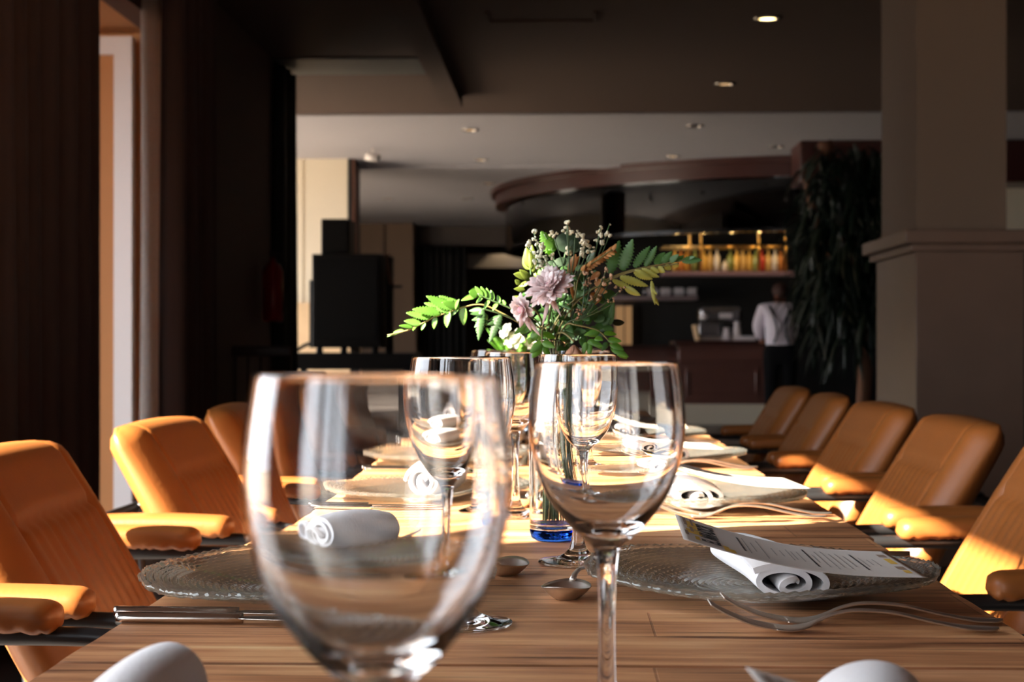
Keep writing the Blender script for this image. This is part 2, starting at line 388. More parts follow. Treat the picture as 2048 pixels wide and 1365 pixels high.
# fire extinguisher on the black curtain end
ep = at(562, 575, 9.9)
t = thing('fire_extinguisher', 'dark red fire extinguisher hung at the end of the brown wall', 'fire extinguisher', (XW+.09, 9.9, ep.z-.22))
MB().lathe([(0,0),(.06,0),(.065,.01),(.065,.32),(.05,.36),(.02,.38),(.018,.41),(0,.41)], 20).build('cylinder', M['red'], t)
MB().box(-.012,.05,-.01,.01,.41,.425).box(-.01,.06,-.01,.01,.44,.452).box(-.015,.015,-.015,.015,.40,.45).build('handle', M['black'], t, smooth=False)
MB().tube(catmull([(.02,0,.42),(.075,0,.38),(.082,0,.2),(.07,0,.06)]), .008).build('hose', M['black'], t)

# right column with marble base
cp = 6.9
xl, xr = at(1833, 300, cp).x, at(2013, 300, cp).x
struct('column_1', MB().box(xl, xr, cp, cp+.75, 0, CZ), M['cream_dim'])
zcap = at(1900, 472, cp).z
struct('column_2', MB().box(xl-.015, xr+.06, cp-.06, cp+.8, 0, zcap-.03), M['marble'], bevel=.004)
struct('column_3', MB().box(xl-.075, xr+.1, cp-.12, cp+.86, zcap-.04, zcap+.02).box(xl-.045, xr+.08, cp-.09, cp+.83, zcap-.075, zcap-.04), M['marble'], bevel=.008)
# far left cream pillar and its stone base
fy = 16.0
a, b = at(540, 400, fy).x, at(695, 400, fy).x; zl = at(600, 606, fy).z
g = MB().box(a, at(606, 400, fy).x, fy, fy+.8, zl, CZ).box(at(610, 400, fy).x, b, fy, fy+.8, zl, CZ).box(at(606,400,fy).x, at(610,400,fy).x, fy+.02, fy+.5, zl, CZ)
struct('column_4', g, M['cream'])
struct('column_5', MB().box(a-.03, b+.03, fy-.04, fy+.84, 0, zl), M['creamlo'])
struct('trim_5', MB().box(at(696, 400, fy).x, at(702, 400, fy).x, fy, fy+.7, 0, CZ), M['black'])
struct('trim_6', MB().box(at(702, 400, fy).x, at(708, 400, fy).x, fy+.02, fy+.3, 1.2, CZ), M['copper'])
# second pillar further back
fy2 = 24.5
a, b = at(690, 500, fy2).x, at(826, 500, fy2).x
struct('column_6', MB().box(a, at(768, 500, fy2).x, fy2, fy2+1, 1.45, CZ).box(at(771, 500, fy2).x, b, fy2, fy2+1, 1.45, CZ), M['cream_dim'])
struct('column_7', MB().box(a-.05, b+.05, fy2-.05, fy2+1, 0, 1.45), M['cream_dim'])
curtain('curtain', [(at(828, 500, 25).x, 25), (at(932, 500, 25).x, 25)], .02, at(880, 492, 25).z, .07, 8, M['black'], 'tall black curtain beside the far pillar, behind the fern')
struct('trim_7', MB().box(at(826, 500, 25.2).x, at(1060, 500, 25.2).x, 25.2, 25.4, at(880, 491, 25.2).z, CZ), M['wall_far'])
struct('trim_lit_ceiling', MB().box(at(935, 500, 26.8).x, at(1062, 500, 26.8).x, 26.8, 27.0, at(1000, 536, 26.8).z, at(1000, 508, 26.8).z), M['white'])  # white bar standing in for a lit stretch of far ceiling
# security camera
sp = at(745, 318, 15.2)
t = thing('security_camera', 'small white security camera under the ceiling beside the cream pillar', 'camera', (sp.x, 15.2, CZ))
MB().box(-.012,.012,-.012,.012,-.06,0).build('bracket', M['white'], t, smooth=False)
MB().tube([(-.07,0,-.07),(.06,0,-.09)], .04, 14).build('housing', M['white'], t)
MB().tube([(.06,0,-.09),(.075,0,-.092)], .028, 14).build('lens', M['blackgloss'], t)

# ------------------------------------------------------------------ ceiling downlights
def downlight(px, py, lit, lab, r=.055):
    v = ray(px, py); tt = (CZ-.004-CAMZ)/v.z; p = Vector((0,0,CAMZ))+v*tt
    t = thing('downlight', lab, 'ceiling light', (p.x, p.y, CZ), group='ceiling downlights')
    MB().lathe([(r,-.001),(r*1.45,-.001),(r*1.45,-.008),(r,-.012),(r,-.001)], 24).build('ring', M['steel'], t)
    MB().lathe([(0,-.003),(r,-.003)], 24).build('bulb', M['lamp'] if lit == 2 else M['lamp_dim'] if lit else M['steel_dull'], t)
    if lit:
        l = bpy.data.lights.new('bulb_light', 'SPOT'); l.energy = 14 if lit == 2 else 5; l.color = (1, .72, .42); l.spot_size = R(100); l.shadow_soft_size = .05
        lo = bpy.data.objects.new('bulb_light', l); COL.objects.link(lo); lo.parent = t; lo.location = (0,0,-.03)
DL = [(1535,37,2,'brightest downlight, nearest in the right-hand row'), (1450,168,1,'second downlight of the right-hand row, glowing dimly'),
 (1390,252,0,'unlit dark downlight, third in the right-hand row'), (1552,294,0,'unlit downlight above the corner of the bar canopy'),
 (1345,313,1,'small glowing downlight just above the edge of the bar canopy'), (940,260,1,'faint downlight on the brightest part of the ceiling'),
 (962,320,1,'warm downlight left of centre between the bright ceiling and the beam'), (977,367,1,'small warm downlight just left of the canopy tip'),
 (775,398,0,'tiny unlit downlight far back over the black speakers'), (935,398,0,'pale unlit downlight far back left of the canopy'),
 (1010,465,1,'tiny glowing downlight under the canopy tip, far back')]
for q in DL: downlight(*q)

# ------------------------------------------------------------------ bar canopy, counter, shelves
bc = Vector((3.0, 19.7)); BR = 3.85
def arcring(r0, r1, z0, z1, a0, a1, n=60):
    g = MB()
    def f(u, v):
        a = a0+(a1-a0)*u
        k = v*4; seg = int(min(3, k)); fr = k-seg
        cs = [(r0,z0),(r1,z0),(r1,z1),(r0,z1),(r0,z0)]
        r = cs[seg][0]*(1-fr)+cs[seg+1][0]*fr; z = cs[seg][1]*(1-fr)+cs[seg+1][1]*fr
        return Vector((r*math.cos(a), r*math.sin(a), z))
    vs = []
    for i in range(n+1):
        a = a0+(a1-a0)*i/n
        for (r, z) in ((r0,z0),(r1,z0),(r1,z1),(r0,z1)): vs.append((r*math.cos(a), r*math.sin(a), z))
    fs = []
    for i in range(n):
        for k in range(4): fs.append((i*4+k, i*4+(k+1)%4, (i+1)*4+(k+1)%4, (i+1)*4+k))
    fs += [(0,1,2,3), (n*4+3,n*4+2,n*4+1,n*4)]
    return g.add(vs, fs)
can = thing('bar_canopy', 'round mahogany canopy with a smoked mirror band hung over the bar', 'canopy', (bc.x, bc.y, CZ))
A0, A1 = R(95), R(268)
arcring(BR-.35, BR, -.20, -.0, A0, A1).build('wooden_ring', M['mahog'], can, smooth=True, auto=40)
arcring(BR-.3, BR+.06, -.06, -.0, A0, A1).build('cornice', M['mahog'], can, auto=40)
arcring(BR-.16, BR-.12, -.72, -.20, A0, A1).build('mirror_band', M['mirror'], can, auto=40)
arcring(BR-.2, BR-.1, -.76, -.72, A0, A1).build('lower_rim', M['blackgloss'], can, auto=40)
# straight mahogany beam to the right
tag(MB().box(at(1600,300,14.7).x, 8, 14.7, 15.3, 2.5, CZ).build('bar_beam', M['mahog'], smooth=False, bevel=.02), 'dark mahogany beam under the ceiling behind the leafy tree', 'beam')
# back bar wall
tag(MB().box(at(1245,600,22.5).x, 8, 22.5, 22.7, 0, CZ).build('back_bar_wall', M['black'], smooth=False), kind='structure')
# hanging bottle rack
ry = 17.6
x0, x1 = at(1325, 545, ry).x, at(1600, 545, ry).x
zs = at(1450, 543, ry).z; zt = at(1450, 493, ry).z
rk = thing('hanging_rack', 'long brass and wood rack hung over the bar, lined with bottles', 'rack', (x0, ry, zs))
LX = x1-x0
MB().box(0, LX, -.02, .42, -.045, 0).build('shelf', mat('shelf_edge', srgb(150, 120, 126), .4), rk, smooth=False)
MB().tube([(0,0,zt-zs),(LX,0,zt-zs)], .012).tube([(0,.42,zt-zs),(LX,.42,zt-zs)], .012).build('rail', M['brass'], rk)
for px in (1380, 1402, 1518, 1572):
    xx = at(px, 500, ry).x-x0
    MB().tube([(xx,.02,0),(xx,.02,CZ-zs)], .014).build('post', M['brass'], rk)
bcol = [((.62,.34,.08,1)), ((.7,.45,.12,1)), ((.75,.72,.7,1)), ((.25,.3,.1,1)), ((.6,.25,.08,1)), ((.5,.06,.04,1)), ((.72,.5,.2,1))]
bm_ = [mat('bottle_%d' % i, c, .15, spec=.6, trans=0.0) for i, c in enumerate(bcol)]
bw = mat('bottle_label', (.8,.72,.6,1), .6)
bottle_xs = [1350,1362,1374,1390,1408,1421,1434,1450,1462,1474,1486,1500,1512,1524,1538,1550,1562]
names_b = ['amber','gold','clear','green','orange','red','honey']
for i, px in enumerate(bottle_xs):
    k = [1,4,0,3,1,6,2,2,3,1,6,1,3,5,6,2,4][i]
    p = at(px, 540, ry+.12)
    h = .26 if i not in (7,) else .14
    t = thing('bottle', '%s liquor bottle on the hanging bar rack, number %s from the left end' % (names_b[k], ['one','two','three','four','five','six','seven','eight','nine','ten','eleven','twelve','thirteen','fourteen','fifteen','sixteen','seventeen'][i]), 'bottle', (p.x, ry+.12+.03*(i%3), zs), group='bottles on the hanging rack')
    r = .034+.006*((i*7)%3)
    MB().lathe([(0,0),(r,0),(r,h*.6),(r*.9,h*.68),(.012,h*.8),(.012,h),(0,h)], 14).build('body', bm_[k], t)
    MB().lathe([(.014,h*.97),(.014,h*1.05),(0,h*1.05)], 10).build('cap', M['black'], t)
for i in range(5):
    l = bpy.data.lights.new('rack_light', 'POINT'); l.energy = .9; l.color = (1, .62, .22); l.shadow_soft_size = .012
    lo = bpy.data.objects.new('rack_light', l); COL.objects.link(lo); lo.parent = rk; lo.location = (LX*(i+.5)/5, -.08, .2)
# lower glass shelf on the back bar
ls = at(1320, 592, 21.8)
sh = tag(MB().box(at(1225,592,21.8).x, at(1395,592,21.8).x, 21.7, 22.5, ls.z-.06, ls.z).build('back_bar_shelf', mat('dim_shelf', srgb(140,125,130), .4), smooth=False), 'low grey shelf on the dark back wall of the bar', 'shelf')
for i in range(12):
    p = at(1290+i*9, 580, 21.95)
    t = tag(MB().lathe([(0,0),(.03,0),(.04,.12),(.036,.12),(.028,.008),(0,.008)], 12).build('glass_tumbler', M['china'] if i%3 else M['silver'], loc=(p.x, 21.95, ls.z)), 'pale tumbler on the low back bar shelf, %s from the left' % ['first','second','third','fourth','fifth','sixth','seventh','eighth','ninth','tenth','eleventh','twelfth'][i], 'tumbler', 'tumblers on the back bar shelf')
# warm strips seen at the left end of the back bar
for px, w_ in ((1240,16),(1258,13)):
    a_, b_ = at(px-w_/2, 640, 22.2), at(px+w_/2, 640, 22.2)
    o = MB().box(a_.x, b_.x, 22.3, 22.52, at(px,690,22.2).z, at(px,612,22.2).z).build('lit_panel', mat('lit_panel', srgb(190,140,85), .6, emis=(1,.62,.3,1), estr=.16), smooth=False)
    tag(o, 'warm lit upright panel at the left end of the back bar, %s' % ('outer one' if px < 1250 else 'inner one'), 'panel')
# counter
cy0 = 18.9
def counter(pxl, pxr, ztop, y, name, lab):
    xl_, xr_ = at(pxl, 750, y).x, at(pxr, 750, y).x
    t = thing(name, lab, 'bar counter', (xl_, y, 0)); L_ = xr_-xl_
    MB().box(-.08, L_+.08, -.12, .7, ztop-.05, ztop).build('worktop', M['mahog'], t, smooth=False, bevel=.012)
    MB().box(0, L_, .02, .6, .25, ztop-.05).build('body', M['mahog_p'], t, smooth=False)
    MB().box(-.05, L_+.05, -.05, .62, 0, .25).build('plinth', M['cream'], t, smooth=False, bevel=.01)
    MB().box(-.02, L_+.02, -.05, .02, ztop-.25, ztop-.12).build('moulding', M['mahog_p'], t, smooth=False, bevel=.01)
    n = max(1, int(L_/.75))
    for i in range(n):
        a_ = L_*i/n+.07; b_ = L_*(i+1)/n-.07
        g = MB().box(a_, b_, -.005, .02, .33, .38).box(a_, b_, -.005, .02, ztop-.37, ztop-.32).box(a_, a_+.05, -.005, .02, .38, ztop-.37).box(b_-.05, b_, -.005, .02, .38, ztop-.37)
        g.build('panel_frame', M['mahog_p'], t, smooth=False, bevel=.008)
counter(1360, 1530, at(1450, 682, cy0).z, cy0, 'bar_counter', 'mahogany bar counter with pale plinth beside the waiter')
counter(1130, 1352, at(1300, 692, 20.4).z, 20.4, 'bar_counter', 'lower dark length of bar counter behind the flowers')
# coffee machine and crockery
cz_ = at(1450, 682, cy0).z
p = at(1440, 650, cy0+.25)
t = thing('coffee_machine', 'steel espresso machine standing on the bar counter', 'coffee machine', (p.x, cy0+.3, cz_))
MB().box(-.26,.26,-.16,.2,.22,.42).build('upper_housing', M['silver'], t, smooth=False, bevel=.05)
MB().box(-.26,.0,-.1,.2,.05,.22).build('body', M['silver'], t, smooth=False, bevel=.01)
MB().box(-.28,.28,-.2,.2,0,.05).build('drip_tray', M['steel_dull'], t, smooth=False, bevel=.01)
MB().box(-.02,.14,-.19,-.16,.27,.34).build('badge_panel', M['china'], t, smooth=False, bevel=.005)
MB().ball((-.2,-.16,.30), .05).build('knob', M['china'], t)
MB().tube([(.02,-.1,.2),(.02,-.22,.2)], .014).tube([(.02,-.22,.2),(.02,-.33,.18)], .018).build('portafilter', M['black'], t)
for px, h, lab in ((1453,.16,'slim white milk jug on the bar counter before the coffee machine'), (1474,.24,'tall white paper cup stack on the bar counter by the coffee machine')):
    p = at(px, 675, cy0-.0)
    tag(MB().lathe([(0,0),(.045,0),(.05,h*.5),(.035,h*.8),(.04,h),(0,h)], 16).build('white_jug' if px == 1453 else 'paper_cup_stack', M['china'], loc=(p.x, cy0+.0, cz_)), lab, 'jug' if px == 1453 else 'cups')
p = at(1494, 676, cy0)
tag(MB().box(-.1,.1,-.1,-.0,0,.06).build('napkin_box', M['china'], loc=(p.x, cy0+.02, cz_), smooth=False, bevel=.01), 'low white box on the bar counter next to the waiter', 'box')
p = at(1396, 672, cy0)
tag(MB().box(-.02,.02,-.05,.05,0,.2).build('menu_holder', M['creamlo'], loc=(p.x, cy0+.02, cz_), smooth=False, bevel=.006), 'small upright beige holder on the left end of the bar counter', 'holder').rotation_euler = (0, R(-12), R(20))

# ------------------------------------------------------------------ waiter, seen from behind
def skin_fig(name, chain, m, parent, subd=2):
    # chain: list of (idx_parent, pos, radius)
    me = bpy.data.meshes.new(name); me.from_pydata([c[1] for c in chain], [(c[0], i) for i, c in enumerate(chain) if c[0] is not None], [])
    o = bpy.data.objects.new(name, me); COL.objects.link(o); o.parent = parent
    md = o.modifiers.new('skin', 'SKIN'); md.use_smooth_shade = True
    for i, c in enumerate(chain):
        r = c[2] if isinstance(c[2], tuple) else (c[2], c[2]); me.skin_vertices[0].data[i].radius = r
        me.skin_vertices[0].data[i].use_root = (i == 0)
    s_ = o.modifiers.new('subd', 'SUBSURF'); s_.levels = subd; s_.render_levels = subd
    me.materials.append(m); return o
py_ = 18.12
pb = at(1560, 700, py_)
wt = thing('person', 'person in white shirt, dark braces and black trousers leaning over the bar', 'person', (pb.x, py_, 0))
S = .97
body = [(None,(0,0,.98*S),(.15,.11)),(0,(0,.03,1.12*S),(.15,.105)),(1,(0,.08,1.28*S),(.17,.12)),(2,(0,.14,1.42*S),(.15,.10)),(3,(.02,.2,1.50*S),.055),(4,(.03,.24,1.55*S),.055),
 (5,(.035,.28,1.60*S),(.075,.085)),(6,(.04,.30,1.67*S),(.06,.07)),
 (0,(-.09,0,.88*S),.095),(8,(-.10,0,.5*S),.062),(9,(-.10,.02,.1*S),.045),(10,(-.10,-.10,.05),.038),
 (0,(.09,0,.88*S),.095),(12,(.10,.02,.5*S),.062),(13,(.10,.0,.1*S),.045),(14,(.11,-.12,.05),.038),
 (3,(-.18,.14,1.42*S),.065),(16,(-.24,.10,1.2*S),.048),(17,(-.17,.28,1.06*S),.036),(18,(-.14,.38,1.05*S),.034),
 (3,(.18,.15,1.42*S),.065),(20,(.25,.12,1.2*S),.048),(21,(.19,.3,1.06*S),.036),(22,(.16,.4,1.05*S),.034)]
skin_fig('body', body, M['skin'], wt)
shirt = [(None,(0,-.01,.90*S),(.2,.17)),(0,(0,.03,1.12*S),(.175,.13)),(1,(0,.08,1.28*S),(.195,.145)),(2,(0,.14,1.42*S),(.175,.12)),(3,(.01,.18,1.475*S),.07),
 (3,(-.185,.14,1.42*S),.085),(5,(-.25,.10,1.2*S),.07),(6,(-.18,.27,1.07*S),.05),
 (3,(.185,.15,1.42*S),.085),(8,(.26,.12,1.2*S),.07),(9,(.20,.29,1.07*S),.05)]
skin_fig('shirt', shirt, M['shirt'], wt)
tr = [(None,(0,0,1.06*S),(.19,.15)),(0,(0,0,.93*S),(.19,.15)),(1,(-.10,0,.82*S),.115),(2,(-.105,0,.5*S),.085),(3,(-.105,.02,.1*S),.07),(1,(.10,0,.82*S),.115),(5,(.105,.02,.5*S),.085),(6,(.105,0,.1*S),.07)]
skin_fig('trousers', tr, M['trousers'], wt)
MB().ball((.04,.27,1.66*S), .095, 16, 10, (1,1.15,1.05)).build('hair', M['hair'], wt)
g = MB()
for sx in (-1, 1): g.tube(catmull([(sx*.09,-.145,1.02*S),(sx*.05,-.125,1.15*S),(sx*.07,-.085,1.30*S),(sx*.11,.02,1.44*S),(sx*.11,.14,1.50*S)]), .012, 6)
g.build('braces', M['trousers'], wt)
for sx in (-1, 1): MB().ball((sx*.1,-.06,.04), .06, 12, 8, (.8,2.1,.65)).build('shoe', M['black'], wt)
for sx in (-1, 1):
    g = MB().ball((sx*.15,.42,1.04*S), .04, 10, 8, (.9,1.2,.5))
    for k in range(4): g.tube([(sx*.15+(-.026+.017*k),.45,1.04*S),(sx*.15+(-.028+.018*k),.49,1.035*S),(sx*.15+(-.028+.018*k),.515-.006*abs(k-1.5),1.02*S)], [.009,.008,.006], 6)
    g.tube([(sx*.12,.42,1.04*S),(sx*.1,.45,1.03*S),(sx*.1,.475,1.02*S)], [.01,.009,.007], 6)
    g.build('hand', M['skin'], wt)

# ------------------------------------------------------------------ tall plant behind the right-hand chairs
ty = 12.5
tp = at(1725, 760, ty)
t = thing('potted_tree', 'tall dark leafy indoor tree with bare brown trunk left of the column', 'plant', (tp.x, ty, 0))
MB().lathe([(0,0),(.2,0),(.27,.42),(.28,.45),(.25,.45),(.23,.38),(0,.38)], 28).build('pot', M['pot'], t)
MB().tube(catmull([(0,0,.38),(.02,0,.9),(-.04,.02,1.5),(-.2,0,2.2),(-.3,0,2.6)]), .06, 10).tube(catmull([(-.02,.02,1.4),(-.3,.05,1.8),(-.45,0,2.3)]), .03, 8).build('trunk', M['bark'], t)
rnd = random.Random(3)
def leafstrip(base, dirv, L_, W_, droop, n=5, nrm=None):
    vs = []; fs = []; d_ = dirv.normalized(); side = d_.cross(Vector((0,0,1)))
    side = side.normalized() if side.length > .05 else Vector((1,0,0))
    for i in range(n+1):
        s_ = i/n; c = base + d_*L_*s_ + Vector((0,0,-droop*L_*s_*s_)); w_ = W_*math.sin(PI*min(1, (.08+.92*s_)))**.8
        vs += [c-side*w_+Vector((0,0,.2*w_)), c, c+side*w_+Vector((0,0,.2*w_))]
    for i in range(n):
        for k in (0,1): fs.append((i*3+k, i*3+k+1, (i+1)*3+k+1, (i+1)*3+k))
    return vs, fs
g = MB()
xlo, xhi = at(1606, 500, ty).x-tp.x, at(1788, 500, ty).x-tp.x
for i in range(1150):
    zz = rnd.uniform(.95, 2.55)
    wfac = .55+.45*math.sin(PI*min(1, max(0, (zz-.7)/2.1)))
    xc = (xlo+xhi)/2 + rnd.uniform(-1,1)*(xhi-xlo)/2*wfac; 
    if zz < 1.15 and rnd.random() < .6: continue
    yc = rnd.uniform(-.45,.45)*wfac
    dv = Vector((xc-(xlo+xhi)/2+rnd.uniform(-.5,.5), yc+rnd.uniform(-.5,.5), rnd.uniform(-.7,.2)))
    g.add(*leafstrip(Vector((xc,yc,zz)), dv, rnd.uniform(.14,.28), rnd.uniform(.014,.03), rnd.uniform(.3,1.2)))
g.build('foliage', M['leafdk'], t, solid=0.0008)
# whitish wall pieces behind the tree
struct('wall_bar_end', MB().box(at(1740,400,15.6).x, 8, 15.6, 15.8, at(1760,478,15.6).z, at(1760,346,15.6).z), M['cream'])
struct('wall_bar_side', MB().box(at(1765,400,15.6).x, at(1900,400,15.6).x, 15.6, 15.8, 0, at(1760,780,15.6).z+.1), M['cream'])

# ------------------------------------------------------------------ speakers on a dark table, left
sy = 12.4
tz = at(700, 706, sy).z
xa, xb = at(578, 706, sy).x, at(836, 706, sy).x
t = thing('side_table', 'long dark table carrying the black speaker stack', 'table', ((xa+xb)/2, sy, 0))
hw = (xb-xa)/2
MB().box(-hw, hw, -.3, .4, tz-.13, tz).build('tabletop', M['black'], t, smooth=False, bevel=.005)
for sx in (-1,1):
    for s2 in (-.26,.36): MB().box(sx*(hw-.06)-.025, sx*(hw-.06)+.025, s2-.025, s2+.025, 0, tz-.13).build('leg', M['black'], t, smooth=False)
zb = at(700, 696, sy).z
x0_, x1_ = at(632, 600, sy).x, at(768, 600, sy).x
t = thing('loudspeaker', 'big black loudspeaker cabinet on short feet on the dark table', 'loudspeaker', ((x0_+x1_)/2, sy, tz))
hw = (x1_-x0_)/2; hh = at(700, 511, sy).z-tz
MB().box(-hw, hw, -.2, .28, .04, hh).build('cabinet', M['black'], t, smooth=False, bevel=.008)
MB().box(-hw-.03, -hw+.01, -.15, .25, .04, at(700, 562, sy).z-tz).build('side_case', M['black'], t, smooth=False, bevel=.004)
MB().box(-hw+.03, hw-.03, -.212, -.2, .1, hh-.04).build('grille', mat('speaker_grille', (.012,.012,.012,1), .9, bump=.5, bscale=300), t, smooth=False)
for sx in (-.85,-.1,.85): MB().lathe([(0,0),(.03,0),(.025,.045),(0,.045)], 12, off=(sx*hw*.95,-.15,0)).build('foot', M['black'], t)
x2, x3 = at(648, 480, sy).x, at(704, 480, sy).x
t = thing('loudspeaker', 'small black speaker box standing on top of the big cabinet', 'loudspeaker', ((x2+x3)/2, sy, tz+hh))
hw2 = (x3-x2)/2; h2 = at(676, 441, sy).z-(tz+hh)
MB().box(-hw2, hw2, -.15, .15, 0, h2).build('cabinet', M['black'], t, smooth=False, bevel=.006)
MB().box(-hw2+.02, hw2-.02, -.158, -.15, .02, h2-.02).build('grille', mat('speaker_grille_small', (.014,.013,.012,1), .9, bump=.5, bscale=300), t, smooth=False)
t = thing('music_stand', 'thin black stand with a tilted beige board beside the speakers', 'stand', (at(779,700,sy).x, sy, tz))
MB().box(-.028,.028,-.05,.05,0,at(780,515,sy).z-tz).build('post', M['black'], t, smooth=False, bevel=.004)
MB().box(-.012,.022,-.06,.06,at(795,570,sy).z-tz, at(795,508,sy).z-tz, Matrix.Translation((.05,0,0))@Matrix.Rotation(R(-8),4,'Y')@Matrix.Translation((.04,0,0))).build('board', mat('beige_board', srgb(120,90,70), .6), t, smooth=False)
MB().box(0,.1,-.03,.03,at(795,574,sy).z-tz-.012,at(795,571,sy).z-tz).build('arm', M['black'], t, smooth=False)
MB().tube(catmull([at(598,702,sy-.1)-Vector((0,0,0)),at(615,690,sy-.1),at(632,683,sy-.1)]), .012, 8)
t = tag(MB().tube(catmull([at(592,703,sy-.05),at(610,691,sy-.05),at(634,684,sy-.05)]), .014, 8).build('cable', M['black']), 'black cable arching from the table to the speaker cabinet', 'cable')

# slatted chair and folding pale chair in the left middle distance
def slat_chair(cx, cyy, rz, ztop, m, name, lab, spind=6, w_=.21):
    t = thing(name, lab, 'chair', (cx, cyy, 0), rz)
    MB().box(-w_, w_, -.2, .2, .43, .46).build('seat', m, t, smooth=False, bevel=.01)
    for sx in (-1,1):
        MB().tube([(sx*(w_-.02),-.18,.43),(sx*w_,-.2,0)], .016, 8).build('leg', m, t)
        MB().tube([(sx*(w_-.02),.18,0),(sx*(w_-.02),.18,.45),(sx*w_,.24,ztop)], .016, 8).build('leg', m, t)
    MB().box(-w_-.01, w_+.01, .22, .25, ztop-.05, ztop+.01).build('top_rail', m, t, smooth=False, bevel=.01)
    for i in range(spind):
        x = -w_+.03+(2*w_-.06)*i/(spind-1)
        MB().tube([(x,.18,.46),(x*1.05,.235,ztop-.04)], .007, 6).build('spindle', m, t)
    return t
p = at(498, 700, 8.9)
slat_chair(p.x, 8.9, R(4), at(498, 696, 9.1).z, M['dkwood'], 'spindle_chair', 'dark spindle-back chair against the brown wall, far left')
p = at(478, 760, 6.6)
slat_chair(p.x+.06, 6.9, R(-20), at(440, 752, 6.7).z, M['lightwood'], 'wooden_chair', 'pale wooden chair partly hidden behind the left armchairs', 3, .16)

# ------------------------------------------------------------------ dining tables: a row of square modules
TZ = .75; TP = .718; TY0 = .348+.0
def table_module(i):
    y0 = 1.066 + (i-1)*TP; dx = [0,.0,.004,-.008,.006,-.004,.006,0][i]
    L_ = TP-.008
    g = MB(); n = 30; rr = random.Random(i*5+1)
    def edge(yy, s_): return s_*(.351+.0025*noise.noise(Vector((yy*14, i*3.1, s_))))
    top = []
    ysn = [L_*k/n for k in range(n+1)]
    vs = []; fs = []
    for k, yy in enumerate(ysn):
        a_, b_ = edge(yy,-1), edge(yy,1); 
        for (x, z) in ((a_,-.035),(a_,-.002),(a_+.003,0),(b_-.003,0),(b_,-.002),(b_,-.035)): vs.append((x, yy, z))
    for k in range(n):
        for j in range(6): fs.append((k*6+j, k*6+(j+1)%6, (k+1)*6+(j+1)%6, (k+1)*6+j))
    fs += [(5,4,3,2,1,0), tuple(n*6+j for j in range(6))]
    pos = ['nearest the camera','second from the camera','third from the camera','fourth from the camera','fifth from the camera','sixth from the camera','seventh, at the far end'][i]
    t = thing('dining_table', 'square plank-topped wooden table, %s in the row' % pos, 'table', (dx, y0, TZ), group='square tables pushed into one row')
    g.add(vs, fs).build('tabletop', M['wood'], t, smooth=False)
    MB().box(-.04,.04,L_/2-.04,L_/2+.04,-.72,-.035).build('pedestal', M['frame'], t, smooth=False)
    MB().box(-.24,.24,L_/2-.24,L_/2+.24,-.75,-.725).build('base_plate', M['frame'], t, smooth=False, bevel=.004)
for i in range(7): table_module(i)

